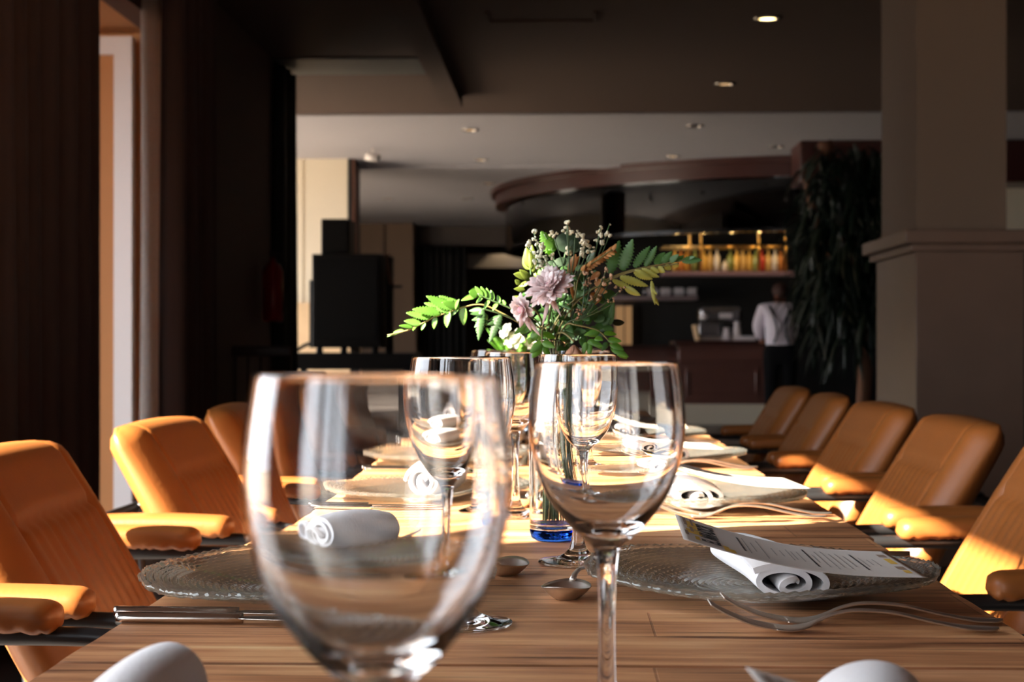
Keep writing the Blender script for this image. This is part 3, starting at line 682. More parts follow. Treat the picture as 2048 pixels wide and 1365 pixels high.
# ------------------------------------------------------------------ armchairs
def make_chair():
    # local: +x towards the table, origin on the floor under |X|=0.62
    t = thing('armchair', '', 'armchair')
    # backrest: plane from bottom to top, leaning back 30 degrees
    top = Vector((-.098, 0, .848)); bot = Vector((.15, 0, .40))
    up = (top-bot).normalized(); nr = Vector((up.z, 0, -up.x))   # towards +x
    H = (top-bot).length; Wd = .23; th = .066
    NU, NV = 61, 40
    def front(u, v):
        y = (u*2-1); s_ = v
        # rounded outline
        hq = max(0, (s_-.93)/.07); ww = Wd - .030*(1-math.sqrt(max(0, 1-hq*hq)))
        d_ = 0.0
        edge = abs(y)
        e1 = max(0, (edge-.78)/.22)**2.2; e2 = max(0, (s_-.92)/.08)**2.2
        d_ += -.034*min(1, math.hypot(e1, e2))          # roll to the sides and over the top
        if edge < .70:
            if s_ < .76: 
                ph = (y/.70*4.5) % 1.0
                d_ += .004*abs(math.sin(PI*(y/.70*4.5+.5)))**.6 - .003
                if s_ > .745: d_ -= .006
        if .755 < s_ < .775 and edge < .72: d_ -= .005
        d_ += -.006 if .70 <= edge < .725 else 0
        d_ += .012*math.sin(PI*s_)
        return bot + up*(H*s_+.006*s_**6*(1-y*y)) + Vector((0, y*ww, 0)) + nr*d_
    def back(u, v):
        y = (u*2-1); s_ = v
        hq = max(0, (s_-.93)/.07); ww = Wd - .030*(1-math.sqrt(max(0, 1-hq*hq)))
        d_ = -th + .027*min(1, math.hypot(max(0, (abs(y)-.78)/.22)**2.2, max(0, (s_-.92)/.08)**2.2))
        return bot + up*(H*s_+.006*s_**6*(1-y*y)) + Vector((0, y*ww, 0)) + nr*d_
    g = MB(); vs = []; fs = []
    for i in range(NU):
        for j in range(NV): vs.append(front(i/(NU-1), j/(NV-1)))
    nf = NU*NV
    for i in range(NU):
        for j in range(NV): vs.append(back(i/(NU-1), j/(NV-1)))
    for b_ in (0, nf):
        for i in range(NU-1):
            for j in range(NV-1): fs.append((b_+i*NV+j, b_+(i+1)*NV+j, b_+(i+1)*NV+j+1, b_+i*NV+j+1))
    for i in range(NU-1):
        for j in (0, NV-1): fs.append((i*NV+j, (i+1)*NV+j, nf+(i+1)*NV+j, nf+i*NV+j))
    for j in range(NV-1):
        for i in (0, NU-1): fs.append((i*NV+j, i*NV+j+1, nf+i*NV+j+1, nf+i*NV+j))
    g.add(vs, fs).build('backrest', M['leather'], t, auto=60)
    # seat cushion
    def seatf(u, v, s_):
        x = .14+.42*(1-u); y = (v*2-1)*.245
        d_ = .035*max(0, (abs(v*2-1)-.8)/.2)**2+.03*max(0, (.12-u)/.12)**2
        ch = .005*abs(math.sin(PI*((v*2-1)*4)))**.5 if abs(v*2-1) < .72 else 0
        return Vector((x, y, (.46-d_+ch) if s_ else .37+d_*.5))
    g = MB(); vs = []; fs = []; n1, n2 = 24, 40
    for s_ in (1, 0):
        for i in range(n1):
            for j in range(n2): vs.append(seatf(i/(n1-1), j/(n2-1), s_))
    m_ = n1*n2
    for b_ in (0, m_):
        for i in range(n1-1):
            for j in range(n2-1): fs.append((b_+i*n2+j, b_+(i+1)*n2+j, b_+(i+1)*n2+j+1, b_+i*n2+j+1))
    for i in range(n1-1):
        for j in (0, n2-1): fs.append((i*n2+j, (i+1)*n2+j, m_+(i+1)*n2+j, m_+i*n2+j))
    for j in range(n2-1):
        for i in (0, n1-1): fs.append((i*n2+j, i*n2+j+1, m_+i*n2+j+1, m_+i*n2+j))
    g.add(vs, fs).build('seat', M['leather'], t, auto=60)
    for sy_ in (-1, 1):
        yc = sy_*.29
        # pad: rounded bar with puckered underside
        g = MB(); n = 44; k_ = 20; vs = []; fs = []
        for i in range(n+1):
            s_ = i/n; x = -.155+.25*s_
            e = min(s_, 1-s_)*.25
            rr = math.sqrt(max(0, 1-(1-min(1, e/.022))**2))
            rr = .25+.75*rr if 0 < i < n else .12
            for k in range(k_):
                a = 2*PI*k/k_; cx_, sz_ = math.cos(a), math.sin(a)
                yy = .031*rr*(abs(cx_)**.7)*(1 if cx_ > 0 else -1)
                zz = (.020 if sz_ > 0 else .013)*rr*(abs(sz_)**.7)*(1 if sz_ > 0 else -1)
                if sz_ < -.15:
                    zz += -.003*abs(math.sin(s_*44+sy_+1.3*math.sin(s_*19)))*rr
                    yy *= 1-.05*abs(math.sin(s_*35+.6))
                zz += .004*math.sin(PI*s_)
                vs.append((x, yc+yy, .69-.016+zz))
        for i in range(n):
            for k in range(k_): fs.append((i*k_+k, i*k_+(k+1)%k_, (i+1)*k_+(k+1)%k_, (i+1)*k_+k))
        fs += [tuple(range(k_)), tuple(n*k_+k for k in range(k_))]
        g.add(vs, fs).build('armrest_pad', M['leather'], t)
        # side frame loop
        P = catmull([(.15, yc, .0), (.17, yc, .40), (.168, yc, .60), (.155, yc, .645), (.12, yc, .656), (-.1, yc, .656), (-.20, yc, .656), (-.25, yc, .640), (-.26, yc, .60), (-.235, yc, .3), (-.25, yc, .0)], 6)
        MB().tube(P, .0105, 10).build('side_frame', M['frame'], t)
        MB().tube([(-.11, yc, .65), (-.135, yc, .58), (-.05, sy_*.25, .5)], .009, 8).build('strut', M['frame'], t)
    MB().tube([(-.25,-.29,.645),(-.25,.29,.645)], .0105, 10).build('rear_bar', M['frame'], t)
    MB().tube([(-.235,-.29,.33),(-.235,.29,.33)], .0105, 10).tube([(.165,-.29,.34),(.165,.29,.34)], .0105, 10).build('under_bar', M['frame'], t)
    return t
proto = make_chair()
CH = [('L', 1.36), ('L', 2.03), ('L', 2.77), ('L', 3.5), ('L', 4.25), ('L', 5.0), ('R', 1.36), ('R', 2.19), ('R', 2.93), ('R', 3.62), ('R', 4.32), ('R', 5.02)]
ordn = ['first', 'second', 'third', 'fourth', 'fifth', 'sixth']
for i, (sd_, y) in enumerate(CH):
    o = proto if i == 0 else copy_tree(proto)
    s_ = 1 if sd_ == 'L' else -1
    rz = (0 if sd_ == 'L' else PI) + R([0, 1.5, -2, 1, 0, 2, 0, -1.5, 0, 2, -2, 0][i])
    o.location = (-.62*s_+(-.012 if sd_ == 'L' else .012)+(.02 if i == 2 else -.015 if i == 7 else 0), y, 0); o.rotation_euler = (0, 0, rz)
    k = i % 6
    tag(o, 'amber leather armchair with black tube frame, %s along the %s side' % (ordn[k], 'left window' if sd_ == 'L' else 'right'), 'armchair', 'amber armchairs along the table')

# ------------------------------------------------------------------ wine glasses
def wine_glass():
    outer = [(0,.0006),(.032,.0002),(.0395,.0006),(.0402,.0016),(.0394,.0028),(.031,.0044),(.020,.0068),(.012,.0115),(.0075,.019),(.0054,.032),(.0046,.055),(.0046,.080),(.0054,.098),(.0068,.107),(.0095,.112),(.0150,.1165),(.0222,.1235),(.0322,.137),(.0385,.152),(.0418,.167),(.0425,.179),(.0414,.193),(.0390,.2088),(.0386,.2098)]
    inner = [(.0380,.2098),(.0379,.2086),(.0401,.193),(.0412,.179),(.0405,.167),(.0372,.1525),(.0308,.1385),(.0205,.1268),(.012,.1222),(.005,.1203),(0,.120)]
    po = [(p.x, p.y) for p in catmull([(a,b,0) for a,b in outer], 4)]
    pi_ = [(p.x, p.y) for p in catmull([(a,b,0) for a,b in inner], 4)]
    prof = [(max(0,r), z) for r, z in po+pi_]; prof[0] = (0, .0006); prof[-1] = (0, .120)
    return MB().lathe(prof, 96).build('wine_glass', M['wglass'])
WG = [(-.0585,.488,'large blurred empty wine glass in the left foreground, nearest the camera'),
 (.0240,.842,'empty wine glass with its bowl in front of the vase, right of centre'),
 (-.0795,1.215,'empty wine glass seen behind the rim of the nearest glass'),
 (.0155,1.56,'empty wine glass standing just in front of the flower vase'),
 (-.0605,1.98,'sunlit wine glass left of the vase, beside the dark spoon'),
 (.035,2.42,'sunlit wine glass behind the vase, on the right'),
 (-.12,2.72,'small sunlit wine glass beyond the second left plate'),
 (.04,3.15,'distant wine glass on the right half of the table'),
 (-.118,3.85,'distant wine glass visible left of the vase near the second bouquet'),
 (.06,3.8,'distant wine glass in shade right of the centre line')]
wg = wine_glass()
for i, (x, y, lab) in enumerate(WG):
    o = wg if i == 0 else wg.copy()
    if i: COL.objects.link(o)
    o.location = (x, y, TZ+.0004); o.rotation_euler = (0, 0, i*.7)
    tag(o, lab, 'wine glass', 'wine glasses on the long table')

# ------------------------------------------------------------------ pressed glass plates
def plate():
    prof_t = []; N_ = 190
    for i in range(N_+1):
        r = .156*i/N_
        base = .0075 if r < .062 else .0075+.0175*((r-.062)/.094)**1.25
        prof_t.append((r, base))
    def topw(r, z, a):
        am = .0010 if r > .012 else 0
        rip = am*math.sin(r*2*PI/.0068+.25*math.sin(3*a)+1.2*math.sin(2*a+.6))
        rad = .0008*math.sin(a*96)*max(0, (r-.105)/.05) if r > .105 else 0
        e = 1+.006*math.sin(a*23)*max(0,(r-.15)/.006)+.004*math.sin(a*41+1)*max(0,(r-.15)/.006)
        zw = .0018*math.sin(2*a+.8)*(r/.156)**2+.0012*math.sin(5*a)*(r/.156)**3
        return r*e, z+rip+rad+zw
    def botw(r, z, a):
        e = 1+.006*math.sin(a*23)*max(0,(r-.15)/.006)+.004*math.sin(a*41+1)*max(0,(r-.15)/.006)
        zw = .0018*math.sin(2*a+.8)*(r/.156)**2+.0012*math.sin(5*a)*(r/.156)**3
        b_ = .0008*math.sin(a*60+r*900)*math.sin(r*1300) if r > .07 else 0
        return r*e, z+zw+b_
    g = MB(); n = 288
    prof = prof_t
    g.lathe(prof, n, wob=topw)
    nb = len(g.v)
    pb_ = [(r, z-.0052) for r, z in reversed(prof_t[::3])]
    pb_[-1] = (0, pb_[-1][1])
    g.lathe(pb_, n, wob=botw)
    # rim bridge
    t0 = 1+(N_-1)*n; b0 = nb
    for k in range(n): g.f.append((t0+k, t0+(k+1)%n, b0+(k+1)%n, b0+k))
    return g.build('glass_plate', M['plate'])
PL = [('R',.70),('R',1.395),('R',2.13),('R',2.90),('R',3.60),('R',4.30),('L',.70),('L',1.365),('L',2.20),('L',2.88),('L',3.60),('L',4.30)]
pl = plate(); NUMW = ['nearest','second','third','fourth','fifth','sixth']
PX = {}
for i, (s_, y) in enumerate(PL):
    o = pl if i == 0 else pl.copy()
    if i: COL.objects.link(o)
    x = {'R': .176, 'L': -.208}[s_] + [.0,.0,0,.01,0,0,0,-.006,.008,-.012,0,0][i]
    o.location = (x, y, TZ-.0018); o.rotation_euler = (0, 0, [0,2.2,1,2.6,.3,.9,.5,1.7,2.9,.7,1.9,.2][i])
    PX[(s_, i % 6)] = (x, y)
    tag(o, 'round ribbed clear glass charger plate, %s from the camera on the %s side' % (NUMW[i % 6], 'right' if s_ == 'R' else 'left'), 'plate', 'ribbed glass charger plates')
PT = TZ+.0068

# ------------------------------------------------------------------ rolled napkins
def napkin_roll(L_=.215, W_=.072, Hh=.036, turns=3.4, seed=0, loops=False):
    rr = random.Random(seed); th = .0052
    # cross-section: flattened spiral (x across, z up), swept along y with small variation
    N_ = 120; cs = []
    for i in range(N_+1):
        s_ = i/N_; a = s_*turns*2*PI + .6
        r = .12+.88*(s_**.8)
        wob = 1+.10*math.sin(a*1.7+seed)+.07*math.sin(a*.9+1+seed)
        x = W_/2*r*math.cos(a)*wob; z = Hh/2*r*math.sin(a)*wob
        x += .004*math.sin(a*.5+seed)*(1-s_)
        cs.append((x, z))
    # outer loose end tucked flat
    M_ = 16; vs = []; fs = []
    for side in (1, -1):
        for j in range(M_+1):
            v = j/M_; y = L_*(v-.5)
            sc = 1-.13*(2*abs(v-.5))**3+.05*math.sin(v*5+seed); sh = .005*math.sin(v*4+seed*2)
            for i in range(N_+1):
                x, z = cs[i]; x2, z2 = cs[min(i+1, N_)]; x1, z1 = cs[max(i-1, 0)]
                tx, tz_ = x2-x1, z2-z1; l_ = math.hypot(tx, tz_) or 1; nx, nz = -tz_/l_, tx/l_
                s_ = i/N_; yy = y + .008*math.sin(s_*9+seed)*(1-s_)*(1 if v > .5 else -1)*abs(2*v-1)
                zz = z*sc+nz*side*th/2; 
                if zz < -Hh/2*.82: zz = -Hh/2*.82-(-Hh/2*.82-zz)*.15
                vs.append((x*(sc*.5+.5)+sh+nx*side*th/2, yy, zz+Hh/2*.86))
    n2 = (M_+1)*(N_+1)
    for b_ in (0, n2):
        for j in range(M_):
            for i in range(N_): fs.append((b_+j*(N_+1)+i, b_+j*(N_+1)+i+1, b_+(j+1)*(N_+1)+i+1, b_+(j+1)*(N_+1)+i))
    for j in (0, M_):
        for i in range(N_): fs.append((j*(N_+1)+i, j*(N_+1)+i+1, n2+j*(N_+1)+i+1, n2+j*(N_+1)+i))
    for i in (0, N_):
        for j in range(M_): fs.append((j*(N_+1)+i, (j+1)*(N_+1)+i, n2+(j+1)*(N_+1)+i, n2+j*(N_+1)+i))
    o = MB().add(vs, fs).build('napkin', M['napkin'], auto=70)
    return o
n_flat = napkin_roll(turns=2.3)
n_fat = napkin_roll(.19, .066, .054, 2.4, 5)
# right settings use the flat roll; left ones a plump roll
NP = [('R',0,None,(-.034,.01),-8,1.12),('R',1,n_flat,(.004,0),4,1.0),('R',2,None,(-.012,-.01),6,1.0),('R',3,None,(-.01,0),10,1.0),('R',4,None,(-.005,0),-10,1.1),('R',5,None,(0,0),5,1.0),
      ('L',0,n_fat,(.008,.015),7,1.25),('L',1,None,(.008,.12),-45,1.05),('L',2,None,(.05,.0),-15,1.2),('L',3,None,(.04,.02),-20,1.1),('L',4,None,(.03,0),-10,1.0),('L',5,None,(.03,0),-15,1.0)]
desc = {('R',0):'bottom right of the view, cut by the frame',('R',1):'showing its spiral end under the menu',('R',2):'glaring white in the sun on the right',('R',3):'fourth along on the right side',('R',4):'fifth along on the right side',('R',5):'sixth along on the right side',
        ('L',0):'bottom left of the view, cut by the frame',('L',1):'seen through the nearest wine glass',('L',2):'glaring white in the sun on the left',('L',3):'fourth along on the left side',('L',4):'fifth along on the left side',('L',5):'sixth along on the left side'}
NAPZ = {}
for (s_, k, src, off, rz, zs_) in NP:
    base = n_fat if s_ == 'L' or k == 0 else n_flat
    o = base if src is not None else base.copy()
    if src is None: COL.objects.link(o)
    x, y = PX[(s_, k)]
    o.location = (x+off[0], y+off[1], PT); o.rotation_euler = (0, 0, R(rz)); o.scale = ({('R',0): .95, ('L',0): .75, ('L',1): .9}.get((s_, k), 1), {('L',1): .47}.get((s_, k), 1), zs_)
    tag(o, 'rolled white napkin on a glass plate, %s' % desc[(s_, k)], 'napkin', 'rolled white napkins')
# loose loops of the tied end on the second left napkin
nl = [x for x in bpy.data.objects if x.get('label', '').endswith('through the nearest wine glass')][0]
def ribbon(pts, wid, name, m, parent=None, th=.0035):
    P = catmull(pts, 8); vs = []; fs = []
    for i, p in enumerate(P):
        vs += [p-Vector((0, wid/2, 0)), p+Vector((0, wid/2, 0))]
    for i in range(len(P)-1): fs.append((2*i, 2*i+1, 2*i+3, 2*i+2))
    return MB().add(vs, fs).build(name, m, parent, solid=th)
ribbon([(-.03,-.08,.012),(-.052,-.085,.014),(-.058,-.085,.028),(-.045,-.085,.034),(-.034,-.083,.024),(-.03,-.08,.006)], .03, 'loose_fold', M['napkin'], nl)
ribbon([(-.012,-.088,.008),(-.026,-.096,.014),(-.028,-.098,.026),(-.014,-.098,.03),(-.002,-.09,.02)], .03, 'loose_fold', M['napkin'], nl)

# ------------------------------------------------------------------ menus (A5 sheets)
def text_mesh(txt, size, bold=.02):
    cu = bpy.data.curves.new('t', 'FONT'); cu.body = txt; cu.size = size; cu.offset = size*bold; cu.resolution_u = 3
    o = bpy.data.objects.new('t', cu); COL.objects.link(o); dg = bpy.context.evaluated_depsgraph_get(); dg.update()
    me = bpy.data.meshes.new_from_object(o.evaluated_get(dg)); bpy.data.objects.remove(o)
    vs = [v.co.copy() for v in me.vertices]; fs = [tuple(p.vertices) for p in me.polygons]
    return vs, fs
TITLE = text_mesh('EL MIRADOR', .0185, .03)
def menu(s_of, th_u, lab, surf):
    # u: along the sheet from its top (table centre) to its foot, 0..0.21 ; w: reading direction 0..0.148
    t = tag(bpy.data.objects.new('menu_card', None), lab, 'menu', 'printed menu cards'); COL.objects.link(t); t.location = s_of
    t.empty_display_size = .02
    o_ = Vector(s_of)
    def S_(u, w, e=0):
        p = surf(u, w) - o_
        a = surf(u+.001, w)-surf(u, w); b = surf(u, w+.001)-surf(u, w); n = b.cross(a)
        n = n.normalized(); n = n if n.z > 0 else -n
        return p + n*e
    MB().grid(lambda a, b: S_(a*.21, b*.148), 40, 20).build('sheet', M['paper'], t, solid=.0003)
    e = .0005
    vs, fs = TITLE; xm = max(v.x for v in vs)
    # letters read along w, tops towards u=0
    vv = [S_(.034-v.y*1.25, .022+v.x*(.104/xm), e) for v in vs]
    MB().add(vv, fs).build('title', M['ink'], t, smooth=False)
    def quad(g, u0, w0, u1, w1, ee=e, n=1):
        k = max(1, int(abs(w1-w0)/.01)); vs_ = []; fs_ = []
        for i in range(k+1):
            w_ = w0+(w1-w0)*i/k; vs_ += [S_(u0, w_, ee), S_(u1, w_, ee)]
        for i in range(k): fs_.append((2*i, 2*i+1, 2*i+3, 2*i+2))
        g.add(vs_, fs_)
    rr = random.Random(11)
    g1 = MB(); g2 = MB()
    lines = [(.056,1,.075),(.0615,0,.085),(.068,0,.05),(.076,0,.10),(.087,0,.04),(.0945,0,.032),(.102,0,.06),(.106,0,.045),(.112,0,.055),(.1205,1,.095),(.126,0,.045),(.132,0,.085),(.139,0,.1),(.1455,0,.075),(.152,0,.085),(.158,0,.06),(.166,1,.085),(.171,0,.05),(.177,0,.03),(.183,0,.04)]
    for u, b, wd in lines:
        w_ = .074-wd/2
        while w_ < .074+wd/2:
            l_ = rr.uniform(.003, .008); quad(g1 if b else g2, u, w_, u+(.0021 if b else .0013), min(w_+l_, .074+wd/2)); w_ += l_+.0014
    g1.build('heading_text', M['ink'], t, smooth=False); g2.build('small_text', M['ink2'], t, smooth=False)
    # painted corner ornaments
    for nm, mm, ee, qs in (('mustard_stroke', M['mustard'], .0004, ((.006,.05,.020,.075),(.008,.08,.018,.125),(.012,.02,.016,.04),(.036,.004,.041,.03),(.041,.002,.046,.020),(.197,.02,.203,.035),(.196,.07,.203,.10))),
                           ('grey_stroke', M['greyp'], .00045, ((.004,.035,.007,.06),(.006,.095,.009,.14),(.010,.062,.013,.09),(.195,.04,.203,.055),(.195,.108,.203,.124),(.013,.10,.015,.14)))):
        for q in qs:
            g3 = MB(); quad(g3, *q, ee); g3.build(nm, mm, t, smooth=False)
    return t
def menu_surface(A, B, Cc, D, sag):
    # corners: A near-top(left,near) B far-top(left,far) Cc near-foot(right,near) D far-foot
    A, B, Cc, D = map(Vector, (A, B, Cc, D))
    def f(u, w):
        s_ = u/.21; k = w/.148
        k2 = k
        p = (A*(1-s_)+Cc*s_)*(1-k2)+(B*(1-s_)+D*s_)*k2
        return p + Vector((0, 0, -sag*math.sin(PI*min(1, max(0, s_)))))
    return f
def place_menu(cx, cyy, lab, rot=0, dz=0):
    x, y = cx, cyy
    A = at(1367, 1079, 1.215); B = at(1350, 1029, 1.362); Cc = at(1855, 1156, 1.235); D = at(1768, 1104, 1.385)
    dx, dy = x-.176, y-1.395
    Mx = Matrix.Translation((x, y, 0)) @ Matrix.Rotation(R(rot), 4, 'Z') @ Matrix.Translation((-.176, -1.395, 0))
    pts = [Mx @ p + Vector((0,0,dz)) for p in (A, B, Cc, D)]
    s0 = menu_surface(*pts, .009)
    return menu((x, y, TZ+.05), 0, lab, s0)
place_menu(*PX[('R',1)], 'printed menu card leaning over the rolled napkin with its title at the left')
place_menu(PX[('R',2)][0]+.02, PX[('R',2)][1]+.02, 'sunlit menu card bleached white on the third plate of the right side', 4)
place_menu(PX[('R',0)][0]-.025, PX[('R',0)][1]+.0, 'menu card whose corner peeps in at the bottom right edge', 6, .012)
place_menu(PX[('R',3)][0]-.02, PX[('R',3)][1]+.0, 'menu card on the fourth plate of the right side', 3)
place_menu(*PX[('R',4)], 'menu card on the fifth plate of the right side', -3)

# ------------------------------------------------------------------ cutlery
def strip(g, path, th):
    # path: list of (x, y, z, halfwidth); x along the length, rounded cross-section
    k_ = 10; vs = []; fs = []; n = len(path)
    for (x, y, z, hw_) in path:
        for k in range(k_):
            a = 2*PI*k/k_; vs.append((x, y+hw_*math.cos(a), z+th/2*math.sin(a)))
    for i in range(n-1):
        for k in range(k_): fs.append((i*k_+k, i*k_+(k+1)%k_, (i+1)*k_+(k+1)%k_, (i+1)*k_+k))
    fs += [tuple(range(k_)), tuple((n-1)*k_+k for k in range(k_))]
    g.add(vs, fs)
def make_fork(m):
    # tines at x=0, handle towards +x
    t = thing('fork', '', 'fork')
    def cat4(pts, n=6):
        a = catmull([(p[0], p[1], p[2]) for p in pts], n); w_ = catmull([(p[3], 0, 0) for p in pts], n)
        return [(q.x, q.y, q.z, e.x) for q, e in zip(a, w_)]
    for i in range(4):
        yy = (i-1.5)*.0068
        g = MB(); strip(g, cat4([(0,yy,.0225,.0006),(.012,yy,.0155,.0013),(.03,yy,.0080,.0018),(.045,yy*.98,.0045,.0021),(.055,yy*.9,.0030,.003)]), .0022)
        g.build('tine', m, t)
    g = MB(); strip(g, cat4([(.05,0,.0036,.0128),(.062,0,.0026,.0128),(.074,0,.0045,.0095),(.083,0,.0085,.0045),(.095,0,.0135,.0033),(.112,0,.0165,.0034),(.14,0,.0150,.0045),(.17,0,.0085,.0070),(.195,0,.0040,.0095),(.212,0,.0030,.0092),(.219,0,.0032,.005),(.2205,0,.0033,.001)]), .0028)
    g.build('handle', m, t); return t
def make_knife(m):
    t = thing('knife', '', 'knife')
    g = MB(); strip(g, [(0,0,.0045,.0005),(.0012,0,.0045,.0055),(.004,0,.0045,.0070),(.02,0,.0045,.0072),(.06,0,.0045,.0065),(.092,0,.0045,.0055),(.099,0,.0045,.0045),(.102,0,.0045,.002)], .0085)
    g.build('handle', m, t)
    g = MB(); strip(g, [(.098,0,.0045,.0040),(.106,0,.0048,.0072),(.13,0,.0048,.0095),(.18,.001,.0048,.0100),(.205,.0015,.0046,.0085),(.217,.003,.0044,.005),(.222,.006,.0044,.0008)], .0016)
    g.build('blade', m, t); return t
def make_spoon(m):
    # bowl centre at x=0, handle towards +x
    t = thing('spoon', '', 'spoon')
    g = MB()
    def bowl(u, v, th):
        r = v; a = u*2*PI
        x = .027*r*math.cos(a)*(1.12 if math.cos(a) < 0 else 1); y = .0215*r*math.sin(a)
        return Vector((x, y, .0105+.0035*(x/.03)**2 - (.0115+th)*(1-r*r)))
    nu, nv = 40, 12
    vs = [bowl(i/nu, (j+.001)/(nv-1), 0) for i in range(nu) for j in range(nv)] + [bowl(i/nu, (j+.001)/(nv-1), .0012)-Vector((0,0,.0006)) for i in range(nu) for j in range(nv)]
    fs = []
    for b_ in (0, nu*nv):
        for i in range(nu):
            for j in range(nv-1): fs.append((b_+i*nv+j, b_+((i+1)%nu)*nv+j, b_+((i+1)%nu)*nv+j+1, b_+i*nv+j+1))
    for i in range(nu): fs.append((i*nv+nv-1, ((i+1)%nu)*nv+nv-1, nu*nv+((i+1)%nu)*nv+nv-1, nu*nv+i*nv+nv-1))
    g.add(vs, fs).build('bowl', m, t)
    g = MB(); strip(g, [(.024,0,.0125,.003),(.034,0,.0165,.0026),(.05,0,.0180,.0026),(.08,0,.0150,.0035),(.11,0,.0080,.006),(.135,0,.0035,.0085),(.148,0,.0025,.008),(.153,0,.0025,.003)], .0026)
    g.build('handle', m, t); return t
fk = make_fork(M['steel_dull']); kn = make_knife(M['steel']); spn = make_spoon(M['steel_dull'])
used = {}
def put(src, x, y, rz, lab, group, z=TZ+.0003, scale=None):
    o = src if src.name not in used else copy_tree(src); used[src.name] = 1
    o.location = (x, y, z); o.rotation_euler = (0, 0, R(rz)); tag(o, lab, None, group); return o
f0 = at(1400, 1262, 1.20); 
sides = {0:.70, 1:1.395, 2:2.13, 3:2.90, 4:3.60}
for k, yc in sides.items():
    w_ = ['nearest','second','third','fourth','fifth'][k]
    yb = {0:.52, 1:1.192, 2:1.965, 3:2.72, 4:3.42}[k]
    put(fk, .112, yb, 0.5, 'front fork of the pair before the %s plate on the right side' % w_, 'forks on the table')
    put(fk, .125, yb+.032, 1.5, 'rear fork of the pair before the %s plate on the right side' % w_, 'forks on the table')
    if k < 4:
        put(kn, .355, yb+.405, 180, 'steel knife on the right side of the table behind the %s plate' % w_, 'knives on the table')
lk = {0:.52, 1:1.215, 2:2.03, 3:2.71, 4:3.4}
for k, yb in lk.items():
    w_ = ['nearest','second','third','fourth','fifth'][k]
    put(kn, -.353, yb, -1.5, 'front steel knife of the pair before the %s plate on the left side' % w_, 'knives on the table')
    put(kn, -.362, yb+.026, -1, 'rear steel knife of the pair before the %s plate on the left side' % w_, 'knives on the table')
    if k < 4: put(fk, -.135, yb+.36-(.02 if k == 0 else 0), 183, 'steel fork on the left side of the table, behind the %s left plate' % w_, 'forks on the table')
p = at(1133, 1180, 1.335)
SP = [(p.x, 1.345, 77, 'dessert spoon at the table centre, hollow bowl facing the camera'), (at(1012,1140,1.48).x, 1.48, -104, 'dessert spoon showing its bowl from the side, behind the nearest glass'),
      (at(1049,990,2.12).x, 2.1, 80, 'dark spoon bowl in the sun left of the vase foot'), (-.06, 2.95, -95, 'spoon at the table centre near the distant plates'), (.0, .62, 85, 'spoon at the table centre, close to the camera')]
for x, y, rz, lab in SP: put(spn, x, y, rz, lab, 'spoons along the table centre')

# ------------------------------------------------------------------ vase and flowers
VX, VY = at(1106, 900, 1.745).x, 1.745
vt = thing('flower_vase', 'clear glass bottle vase with blue base, in the middle of the table', 'vase', (VX, VY, TZ+.0005))
VH = .225
vo = [(0,.012),(.024,.012),(.0262,.02),(.0268,.05),(.0268,.145),(.0245,.165),(.0175,.182),(.0148,.195),(.0148,.216),(.0162,.220),(.0162,VH),(.0150,VH)]
vi = [(.0133,VH-.002),(.0130,.195),(.0155,.181),(.0225,.163),(.0248,.145),(.0248,.05),(.0240,.022),(.018,.018),(0,.0175)]
cat = lambda L_: [(p.x, p.y) for p in catmull([(a,b,0) for a,b in L_], 4)]
prof = cat(vo)+cat(vi); prof = [(max(0,r),z) for r,z in prof]; prof[0] = (0,.012); prof[-1] = (0,.0175)
MB().lathe(prof, 64).build('bottle_body', M['vglass'], vt)
MB().lathe([(0,0),(.020,0),(.0245,.003),(.0262,.009),(.0262,.0118),(0,.0118)], 64).build('blue_base', M['bglass'], vt)

NECK = Vector((VX, VY, TZ+.22))
def stem_path(p_end, p_in=None, bend=.3):
    foot = Vector((VX+random.uniform(-.012,.012), VY+random.uniform(-.012,.012), TZ+.022))
    nk = NECK+Vector((random.uniform(-.008,.008), random.uniform(-.008,.008), 0))
    mid = nk.lerp(p_end, .45)+Vector((0,0,.012))
    return catmull([foot, Vector((nk.x*.7+foot.x*.3, nk.y*.7+foot.y*.3, TZ+.16)), nk, mid, p_end], 6)
def blade(base, tip, wid, nrm, ser=0, n=14, fold=.25, curl=0):
    "a leaf blade from base to tip, full width wid, serrated if ser>0"
    base = Vector(base); tip = Vector(tip); d_ = tip-base; L_ = d_.length; d_.normalize()
    side = d_.cross(nrm).normalized(); nn = side.cross(d_).normalized()
    vs = []; fs = []
    for i in range(n+1):
        s_ = i/n; w_ = wid/2*(math.sin(PI*min(1, s_**.75*.97+.03)))**.7
        if i == n: w_ = wid*.01
        if ser and 0 < i < n: w_ *= 1+ser*(1 if i % 2 else -1)*.5
        c = base+d_*L_*s_ + nn*(-curl*L_*s_*s_)
        adv = d_*(L_/n*.8) if (ser and i % 2 == 0) else Vector((0,0,0))
        vs += [c-side*w_+nn*w_*fold+adv*0, c, c+side*w_+nn*w_*fold]
    for i in range(n):
        for k in (0,1): fs.append((i*3+k, i*3+k+1, (i+1)*3+k+1, (i+1)*3+k))
    return vs, fs
def pts(L_, Y): return [at(a, b, Y+(c if len(q) > 2 else 0)) for q in L_ for (a, b, c) in [(q[0], q[1], q[2] if len(q) > 2 else 0)]]
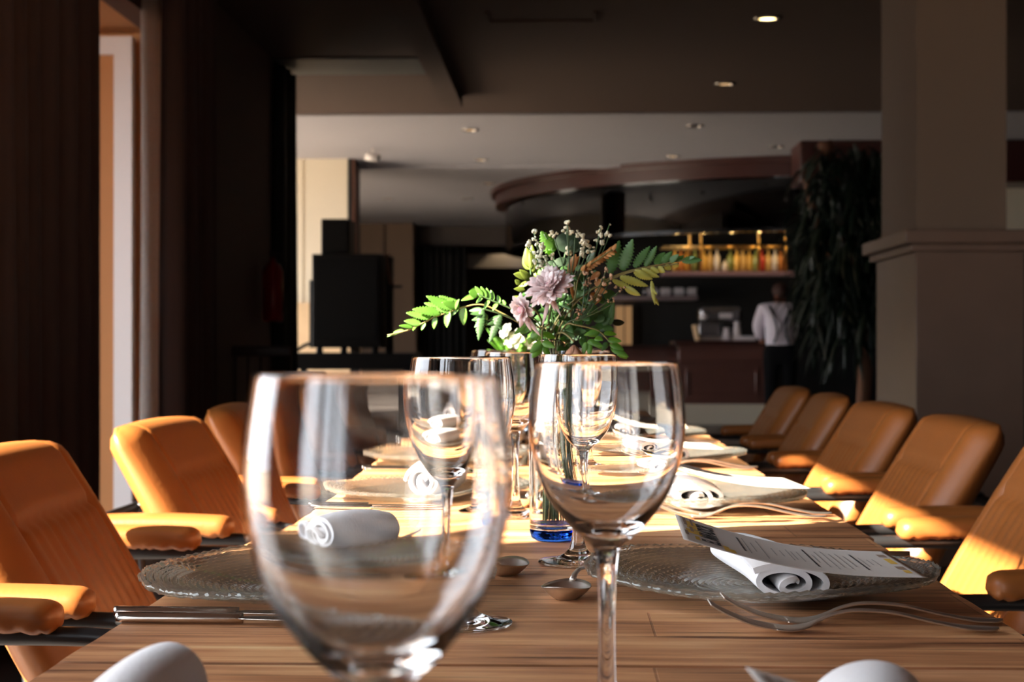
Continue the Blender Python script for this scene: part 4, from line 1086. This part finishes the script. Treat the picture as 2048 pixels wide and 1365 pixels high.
def sprig(name, label, cat_, spine, leaves, m, ms, Y, ser=.25, r=.0009, nrm=None, group=None, stem_to=True):
    """spine: pixel path from the vase outwards; leaves: (x0,y0,x1,y1,width px[,dy]) each"""
    rr = random.Random(len(leaves)*13+int(spine[0][0]))
    P = pts(spine, Y); o = P[0].copy()
    t = thing(name, label, cat_, tuple(o), group=group)
    g = MB()
    if stem_to:
        sp_ = stem_path(P[0]); g.tube([q-o for q in sp_], .0009, 6)
    g.tube([q-o for q in catmull(P, 5)], r, 6); g.build('stem', ms, t)
    g = MB()
    for q in leaves:
        x0_, y0_, x1_, y1_, w_ = q[:5]; dy = q[5] if len(q) > 5 else rr.uniform(-.008,.008)
        b_ = at(x0_, y0_, Y); e_ = at(x1_, y1_, Y+dy)
        w_ *= 1.25
        nv = nrm if nrm else Vector((rr.uniform(-.35,.15), -1, rr.uniform(.1,.7)))
        vs, fs = blade(b_-o, e_-o, w_*Y/FPX, nv.normalized(), ser*1.7, 20, rr.uniform(.05,.3), rr.uniform(-.05,.12))
        g.add(vs, fs)
    g.build('leaflets', m, t, solid=.0003)
    return t
LN = Vector((-.6, -.75, .5))   # leaves turned up to the window
# long left frond
sp_l = [(1062,660),(1010,630),(965,610),(925,615),(900,624),(870,634),(845,647),(815,661),(775,671)]
lv = [(905,618,852,593,16),(905,624,848,606,14),(912,618,878,592,16),(918,616,895,596,13),(882,628,826,616,17),(862,636,812,626,14),(842,648,808,642,12),(826,655,798,652,9),(808,662,786,664,7),
 (908,620,917,598,10),(898,624,892,655,15),(872,634,866,658,12),(850,646,842,661,10),(832,654,826,662,7),(930,616,926,651,20),(918,612,906,632,10),(800,665,773,673,5),(912,616,885,604,14)]
sprig('fern_frond', 'long light-green fern frond reaching out left, lit by the sun', 'fern', sp_l, lv, M['fern'], M['stembr'], VY, nrm=LN)
# short upper left lit frond
sp = [(1050,632),(1010,612),(985,602),(955,588)]
lv = [(955,590,938,584,18),(965,594,950,573,10),(972,596,962,573,10),(980,600,972,576,9),(987,602,981,580,9),(955,592,922,600,12),(965,597,952,606,9),(980,603,965,618,11),(995,608,985,622,10),(1000,606,994,590,7),(1010,612,1005,600,8)]
sprig('fern_frond', 'short bright fern frond between the long frond and the pink flower', 'fern', sp, lv, M['fern'], M['stem'], VY-.02, nrm=LN)
# two hanging fern tips, left
sp = [(1040,645),(1000,628),(965,618)]
lv = [(965,620,938,622,9),(966,628,941,629,8),(967,636,944,641,9),(968,642,948,655,10),(965,618,957,682,14),(968,630,976,640,8),(968,640,975,652,9),(966,650,950,662,8),(1002,630,978,686,14),(1000,634,975,640,7),(996,644,975,650,8),(994,654,976,660,8),(1000,650,1004,662,7)]
sprig('fern_frond', 'pair of dark green fern tips hanging below the left fronds', 'fern', sp, lv, M['fern2'], M['stem'], VY-.035)
# right frond
sp = [(1180,580),(1220,556),(1262,541),(1310,531),(1355,523),(1400,517)]
lv = [(1219,548,1239,480,20),(1244,541,1266,478,20),(1268,535,1300,492,14),(1290,533,1314,492,12),(1311,530,1330,505,14),(1325,527,1344,503,12),(1340,525,1357,509,10),(1352,524,1368,512,9),(1364,522,1404,520,13),(1376,519,1390,513,6)]
sprig('fern_frond', 'large serrated fern frond pointing right, upper leaflets blue-green', 'fern', sp, lv, M['fern2'], M['stembr'], VY, ser=.3, nrm=Vector((-.1,-1,.35)))
lv = [(1240,554,1297,572,14),(1268,542,1305,560,14),(1282,539,1318,556,12),(1300,537,1318,546,12),(1315,535,1330,545,11),(1330,531,1342,540,10),(1345,528,1358,534,9),(1225,560,1270,582,10),(1250,575,1280,592,12),(1303,562,1310,610,7),(1302,575,1314,590,5),(1304,590,1318,612,6)]
sprig('fern_frond', 'drooping yellow-green leaflets on the underside of the right frond', 'fern', [(1178,584),(1225,558),(1275,540),(1320,534),(1358,527)], lv, M['leaf_y'], M['stembr'], VY-.012, ser=.15, nrm=Vector((0,-1,-.5)))
# lower right sprays
lv = [(1198,665,1176,672,10),(1200,662,1168,670,10),(1190,677,1206,681,11),(1176,682,1206,693,11),(1180,680,1204,697,10),(1208,668,1234,668,10),(1215,680,1243,682,11),(1220,688,1248,700,12),(1225,698,1257,715,12),(1222,695,1235,708,8),(1230,704,1254,718,8),(1178,682,1180,716,10),(1172,685,1165,712,9)]
sprig('leafy_spray', 'green compound leaf spray hanging at the lower right of the bouquet', 'foliage', [(1150,650),(1175,655),(1200,664),(1225,690),(1250,715)], lv, M['fern'], M['stembr'], VY-.03, ser=.04)
lv = [(1085,668,1112,676,11),(1085,684,1110,696,12),(1086,692,1100,716,10),(1085,684,1060,706,14),(1082,694,1064,716,13),(1062,675,1058,690,9),(1075,664,1060,685,14),(1085,660,1075,684,11),(1062,640,1048,652,11),(1070,648,1046,668,12),(1053,652,1028,668,9),(1050,660,1040,668,8)]
sprig('leafy_spray', 'green leaf spray drooping at the lower left over the vase neck', 'foliage', [(1096,650),(1085,660),(1084,685),(1082,712)], lv, M['fern'], M['stembr'], VY-.035, ser=.04)
lv = [(1195,640,1215,622,14),(1205,650,1222,632,12),(1190,655,1212,650,12),(1200,640,1225,600,16),(1185,640,1190,608,16),(1205,655,1228,660,12),(1220,650,1228,600,10),(1175,650,1180,620,12),(1160,660,1150,625,14),(1150,670,1140,640,13),(1140,660,1128,640,12),(1120,650,1115,620,12),(1100,655,1108,625,10),(1170,610,1160,575,16),(1160,600,1150,560,14)]
sprig('leafy_spray', 'dense dark green leaves filling the bouquet right of the vase neck', 'foliage', [(1140,680),(1165,650),(1190,620)], lv, M['fern2'], M['stem'], VY+.01, ser=.12)
lv = [(1060,560,1040,540,13),(1058,555,1028,548,14),(1060,540,1050,505,18),(1066,545,1063,490,14),(1060,535,1052,495,16),(1070,560,1085,530,16),(1078,556,1068,530,14),(1040,570,1030,560,9),(1050,580,1028,578,9),(1050,590,1035,600,9),(1045,600,1025,592,8),(1070,545,1090,548,14),(1058,566,1036,575,10)]
sprig('leafy_spray', 'olive-green leaves standing at the upper left of the bouquet', 'foliage', [(1095,640),(1075,590),(1062,550),(1060,500)], lv, M['olive'], M['stem'], VY+.015, ser=.05)
lv = [(1105,508,1083,462,22),(1104,500,1090,478,14),(1106,505,1100,470,16),(1108,510,1088,495,10),(1106,512,1094,503,10)]
sprig('fern_frond', 'small upright fern tip at the top left of the bouquet', 'fern', [(1110,600),(1112,560),(1106,505),(1088,468)], lv, M['fern'], M['stem'], VY+.02, ser=.3)
rq = random.Random(21); lv = []
for i in range(46):
    x = rq.gauss(1135, 42); y = rq.uniform(520, 690); x = max(1055, min(1225, x)); a = rq.uniform(-PI, PI)
    lv.append((x, y, x+26*math.cos(a), y+22*math.sin(a), rq.uniform(10, 16), rq.uniform(-.02, .03)))
sprig('leafy_spray', 'mixed dark leaves packed behind the flowers in the heart of the bouquet', 'foliage', [(1120,670),(1130,620),(1138,560)], lv, M['euc'], M['stem'], VY+.03, ser=.06)
rq = random.Random(33); lv = []
for i in range(64):
    x = max(1062, min(1222, rq.gauss(1140, 38))); y = rq.uniform(590, 695) if i % 3 else rq.uniform(520, 600); a = rq.uniform(-.4, PI+.4)
    lv.append((x, y, x+24*math.cos(a), y+24*math.sin(a)*.8, rq.uniform(9, 15), rq.uniform(-.03, .01)))
sprig('leafy_spray', 'small mid-green leaves filling the bouquet under the pink flower', 'foliage', [(1115,680),(1140,650),(1150,610)], lv, M['fern2'], M['stem'], VY+.005, ser=.1)
# round eucalyptus
t = thing('eucalyptus_stem', 'round dark eucalyptus leaves at the top of the bouquet', 'foliage', tuple(at(1120, 600, VY+.02)))
o = at(1120, 600, VY+.02); g = MB(); g.tube([q-o for q in stem_path(at(1120,600,VY+.02))], .0012, 6).tube([q-o for q in catmull(pts([(1120,600,.02),(1125,540,.02),(1132,500,.02)], VY), 5)], .001, 6); g.build('stem', M['stem'], t)
g = MB()
for (cx_, cyy, rx, ry_) in ((1134,486,24,20),(1125,532,19,17),(1104,536,13,14),(1150,492,12,14)):
    c = at(cx_, cyy, VY+.015)-o; k = VY/FPX; vs = [c]; fs = []
    for i in range(20):
        a = 2*PI*i/20; vs.append(c+Vector((math.cos(a)*rx*k, -.004+.002*math.sin(a*2), math.sin(a)*ry_*k)))
    for i in range(20): fs.append((0, 1+i, 1+(i+1)%20))
    g.add(vs, fs)
g.build('round_leaves', M['euc'], t, solid=.0004)
# dried tan fronds
sp = [(1150,600),(1160,550),(1195,520),(1225,500)]
lv = []
for i in range(12):
    s_ = i/11; x = 1163+62*s_; y = 543-42*s_
    lv.append((x, y, x+8, y-13, 7)); lv.append((x, y, x+10, y+5, 6))
lv.append((1218,503,1232,493,9))
sprig('dried_frond', 'dried tan toothed frond in the upper right of the bouquet', 'dried plant', sp, lv, M['tan'], M['stembr'], VY-.01, ser=0)
lv = [(1140,545,1152,508,14),(1142,540,1158,512,10),(1138,548,1146,522,9),(1148,600,1140,560,6),(1200,545,1180,560,10),(1190,570,1205,560,12),(1180,590,1205,600,14),(1190,580,1215,585,12),(1200,590,1190,610,12)]
sprig('dried_frond', 'small dried orange-brown leaves near the middle of the bouquet', 'dried plant', [(1145,620),(1150,570),(1145,540)], lv, M['tan'], M['stembr'], VY-.005, ser=.1)
# baby's breath
def gyp(name, label, cl, m, Y, seed, root=(1115,600)):
    rr = random.Random(seed); o = at(root[0], root[1], Y); t = thing(name, label, 'flowers', tuple(o))
    gs = MB(); gp = MB(); gs.tube([q-o for q in stem_path(o)], .001, 6)
    hub = None
    for (x, y, sp_x, sp_y, n, r) in cl:
        hub = at(x, y+sp_y*.9, Y)-o; gs.tube([q for q in catmull([Vector((0,0,0)), (hub)*.5+Vector((.002,0,0)), hub], 4)], .0006, 5)
        for i in range(n):
            a = rr.uniform(0, 2*PI); q = math.sqrt(rr.random()); px = x+sp_x*q*math.cos(a); py = y+sp_y*q*math.sin(a); yy = Y+rr.uniform(-.012,.012)
            p = at(px, py, yy)-o; rad = r*rr.uniform(.7,1.2)*Y/FPX
            for k in range(5):
                dv = Vector((rr.uniform(-1,1), rr.uniform(-1,1), rr.uniform(-.6,1)))*rad*.55; gp.ball(p+dv, rad*.62, 7, 5)
            if i % 2 == 0: gs.tube([hub, (hub+p)/2+Vector((0,0,.001)), p], .00035, 4)
    gs.build('stem', M['stem'], t); gp.build('blossoms', m, t)
gyp('white_blossom_sprig', 'sunlit white blossom sprig at the left top of the bouquet', [(1078,512,12,26,26,4.2),(1072,482,5,8,6,3.5),(1068,464,3,3,3,4.5),(1056,486,4,8,5,5),(1088,530,10,16,12,3.8)], M['whitep'], VY-.02, 4, (1090,560))
gyp('babys_breath', 'cream baby\'s breath along the top of the bouquet', [(1135,447,2,3,2,4.5),(1134,462,10,7,8,3.8),(1108,468,8,8,7,3.6),(1150,468,10,8,6,3.6),(1166,482,12,14,12,4.2),(1170,500,10,14,12,4.2),(1138,504,6,6,4,5),(1103,512,5,5,3,5),(1180,500,8,12,8,3.6)], M['puff'], VY-.01, 5, (1135,580))
gyp('babys_breath', 'separate baby\'s breath sprig standing out at the upper right', [(1200,458,5,5,4,3.2),(1198,470,5,6,5,4),(1218,469,6,5,4,5),(1194,484,5,6,5,3.2),(1204,487,3,3,2,4.2),(1219,449,1,1,1,3)], M['puff'], VY, 6, (1165,580))
gyp('babys_breath', 'brownish baby\'s breath in the right middle of the bouquet', [(1180,560,14,16,12,3.2),(1215,560,10,14,8,3.4),(1240,575,10,8,6,3),(1204,565,6,6,4,4),(1190,595,16,10,10,3.2),(1212,540,3,4,2,5.5),(1168,550,5,6,4,4),(1225,600,10,8,6,2.6),(1160,620,10,12,6,3),(1155,632,6,8,4,3.5)], mat('dry_blossom', srgb(176,142,112), .9), VY-.02, 7, (1160,640))
# chrysanthemums
def mum(name, label, cx_, cyy, Y, r_px, face, layers, m, seed, droop=()):
    rr = random.Random(seed); c = at(cx_, cyy, Y); t = thing(name, label, 'flower', tuple(c)); k = Y/FPX
    f = Vector(face).normalized(); a_ = f.orthogonal().normalized(); b_ = f.cross(a_)
    g = MB().tube([q-c for q in stem_path(c-f*.012)], .0014, 6); g.build('stem', M['stem'], t)
    g = MB()
    for (n, lf, el, wd, ph) in layers:
        for i in range(n):
            an = 2*PI*(i+rr.uniform(-.25,.25))/n+ph; e = R(el+rr.uniform(-8,8)); L_ = r_px*k*lf*rr.uniform(.88,1.08)
            rad = a_*math.cos(an)+b_*math.sin(an); dv = rad*math.cos(e)+f*math.sin(e)
            nv = f*math.cos(e)-rad*math.sin(e); st = rad*.0012+f*.001*(el/30)
            vs, fs = blade(st+dv*L_, st, wd*1.15*k, nv, 0, 8, .4, .1); g.add(vs, fs)
    for (x1_, y1_, w_) in droop:
        e_ = at(x1_, y1_, Y-.01)-c; vs, fs = blade(Vector((0,0,-.006)), e_, w_*k, Vector((0,-1,.1)), 0, 8, .3, .05); g.add(vs, fs)
    g.build('petals', m, t, solid=.0003)
    MB().ball(f*.004, .0045, 10, 8).build('flower_centre', mat('mum_centre', srgb(205,150,160), .8), t)
LY = [(22,1.0,2,13,0),(20,.95,14,13,.15),(18,.82,28,12,.1),(15,.66,44,11,.3),(10,.45,60,7,.2),(7,.28,75,5,0)]
mum('chrysanthemum', 'pale pink chrysanthemum facing front in the middle of the bouquet', 1100, 578, VY-.05, 52, (-.42,-.6,.68), LY, M['pink'], 2, [(1110,622,9),(1122,632,7),(1090,640,7),(1085,652,8)])
mum('chrysanthemum', 'smaller pink flower hanging at the left below the large one', 1048, 618, VY-.04, 30, (-.6,-.6,-.2), [(12,1.0,10,11,0),(10,.9,30,11,.2),(8,.7,55,10,0)], M['pink'], 3, [(1040,655,12),(1062,662,10),(1080,672,9)])
# dried rose head hanging over the neck
t = thing('dried_rose', 'dried tan rose head tucked at the vase neck', 'dried flower', tuple(at(1148, 705, VY-.03)))
g = MB(); k = VY/FPX
for i in range(11):
    a = 2*PI*i/11; b0_ = Vector((math.cos(a)*6*k, math.sin(a)*6*k, 17*k)); e_ = Vector((math.cos(a)*24*k, math.sin(a)*24*k, -14*k+((i*7)%5)*k))
    vs, fs = blade(e_, b0_, 19*k, Vector((math.cos(a), math.sin(a), .4)), 0, 8, -.3, .15); g.add(vs, fs)
g.build('petals', M['pinkdry'], t, solid=.0003)
o = at(1148, 705, VY-.03)
MB().tube([q-o for q in stem_path(o+Vector((0,0,.012)))], .0012, 6).build('stem', M['stembr'], t)
# stems bundle inside the vase belongs to each flower; second bouquet further along
V2 = Vector((at(1030, 700, 3.25).x, 3.25, TZ+.0005))
t = thing('glass_jar', 'small glass jar holding the second bouquet further down the table', 'vase', tuple(V2))
MB().lathe([(0,0),(.035,0),(.036,.01),(.036,.15),(.030,.17),(.030,.19),(.028,.19),(.028,.17),(.034,.148),(.034,.012),(0,.008)], 40).build('jar_body', M['vglass'], t)
VXs, VYs = VX, VY
def mum2(lab, cx_, cyy, r, face, seed):
    Y = 3.24; c = at(cx_, cyy, Y); t = thing('white_flower', lab, 'flower', tuple(c)); k = Y/FPX
    f = Vector(face).normalized(); a_ = f.orthogonal().normalized(); b_ = f.cross(a_); rr = random.Random(seed)
    MB().tube([q for q in catmull([Vector((0,0,0)), (V2-c)*.35+Vector((.01,0,.0)), Vector((V2.x-c.x, V2.y-c.y, V2.z+.01-c.z))], 6)], .0016, 6).build('stem', M['stem'], t)
    g = MB()
    for lf, el, n in ((1,5,7),(.85,30,6),(.6,60,5)):
        for i in range(n):
            an = 2*PI*i/n+lf*3; e = R(el); L_ = r*k*lf; rad = a_*math.cos(an)+b_*math.sin(an); dv = rad*math.cos(e)+f*math.sin(e)
            vs, fs = blade(Vector((0,0,0)), dv*L_, r*.8*k, f*math.cos(e)-rad*math.sin(e), 0, 8, .35, -.1); g.add(vs, fs)
    g.build('petals', M['whitep'], t, solid=.0004)
mum2('large white flower glaring in the sun beyond the vase', 1032, 682, 26, (-.5,-.6,.5), 1)
mum2('white flower at the left of the distant bouquet', 1014, 664, 18, (-.7,-.4,.4), 2)
mum2('white flower at the right of the distant bouquet', 1062, 688, 16, (.2,-.7,.5), 3)
g = MB(); o = V2+Vector((0,0,.19)); t = thing('leafy_spray', 'green leaves around the distant white flowers', 'foliage', tuple(o))
rr = random.Random(9)
for i in range(14):
    a = rr.uniform(0,2*PI); e_ = Vector((math.cos(a)*.06, math.sin(a)*.05, rr.uniform(-.01,.07))); vs, fs = blade(Vector((0,0,-.01)), e_, .02, Vector((0,-.5,1)), 0, 6); g.add(vs, fs)
g.build('leaves', M['fern'], t, solid=.0004)
MB().tube([(0,0,-.18),(0,0,0)], .0015, 6).build('stem', M['stem'], t)
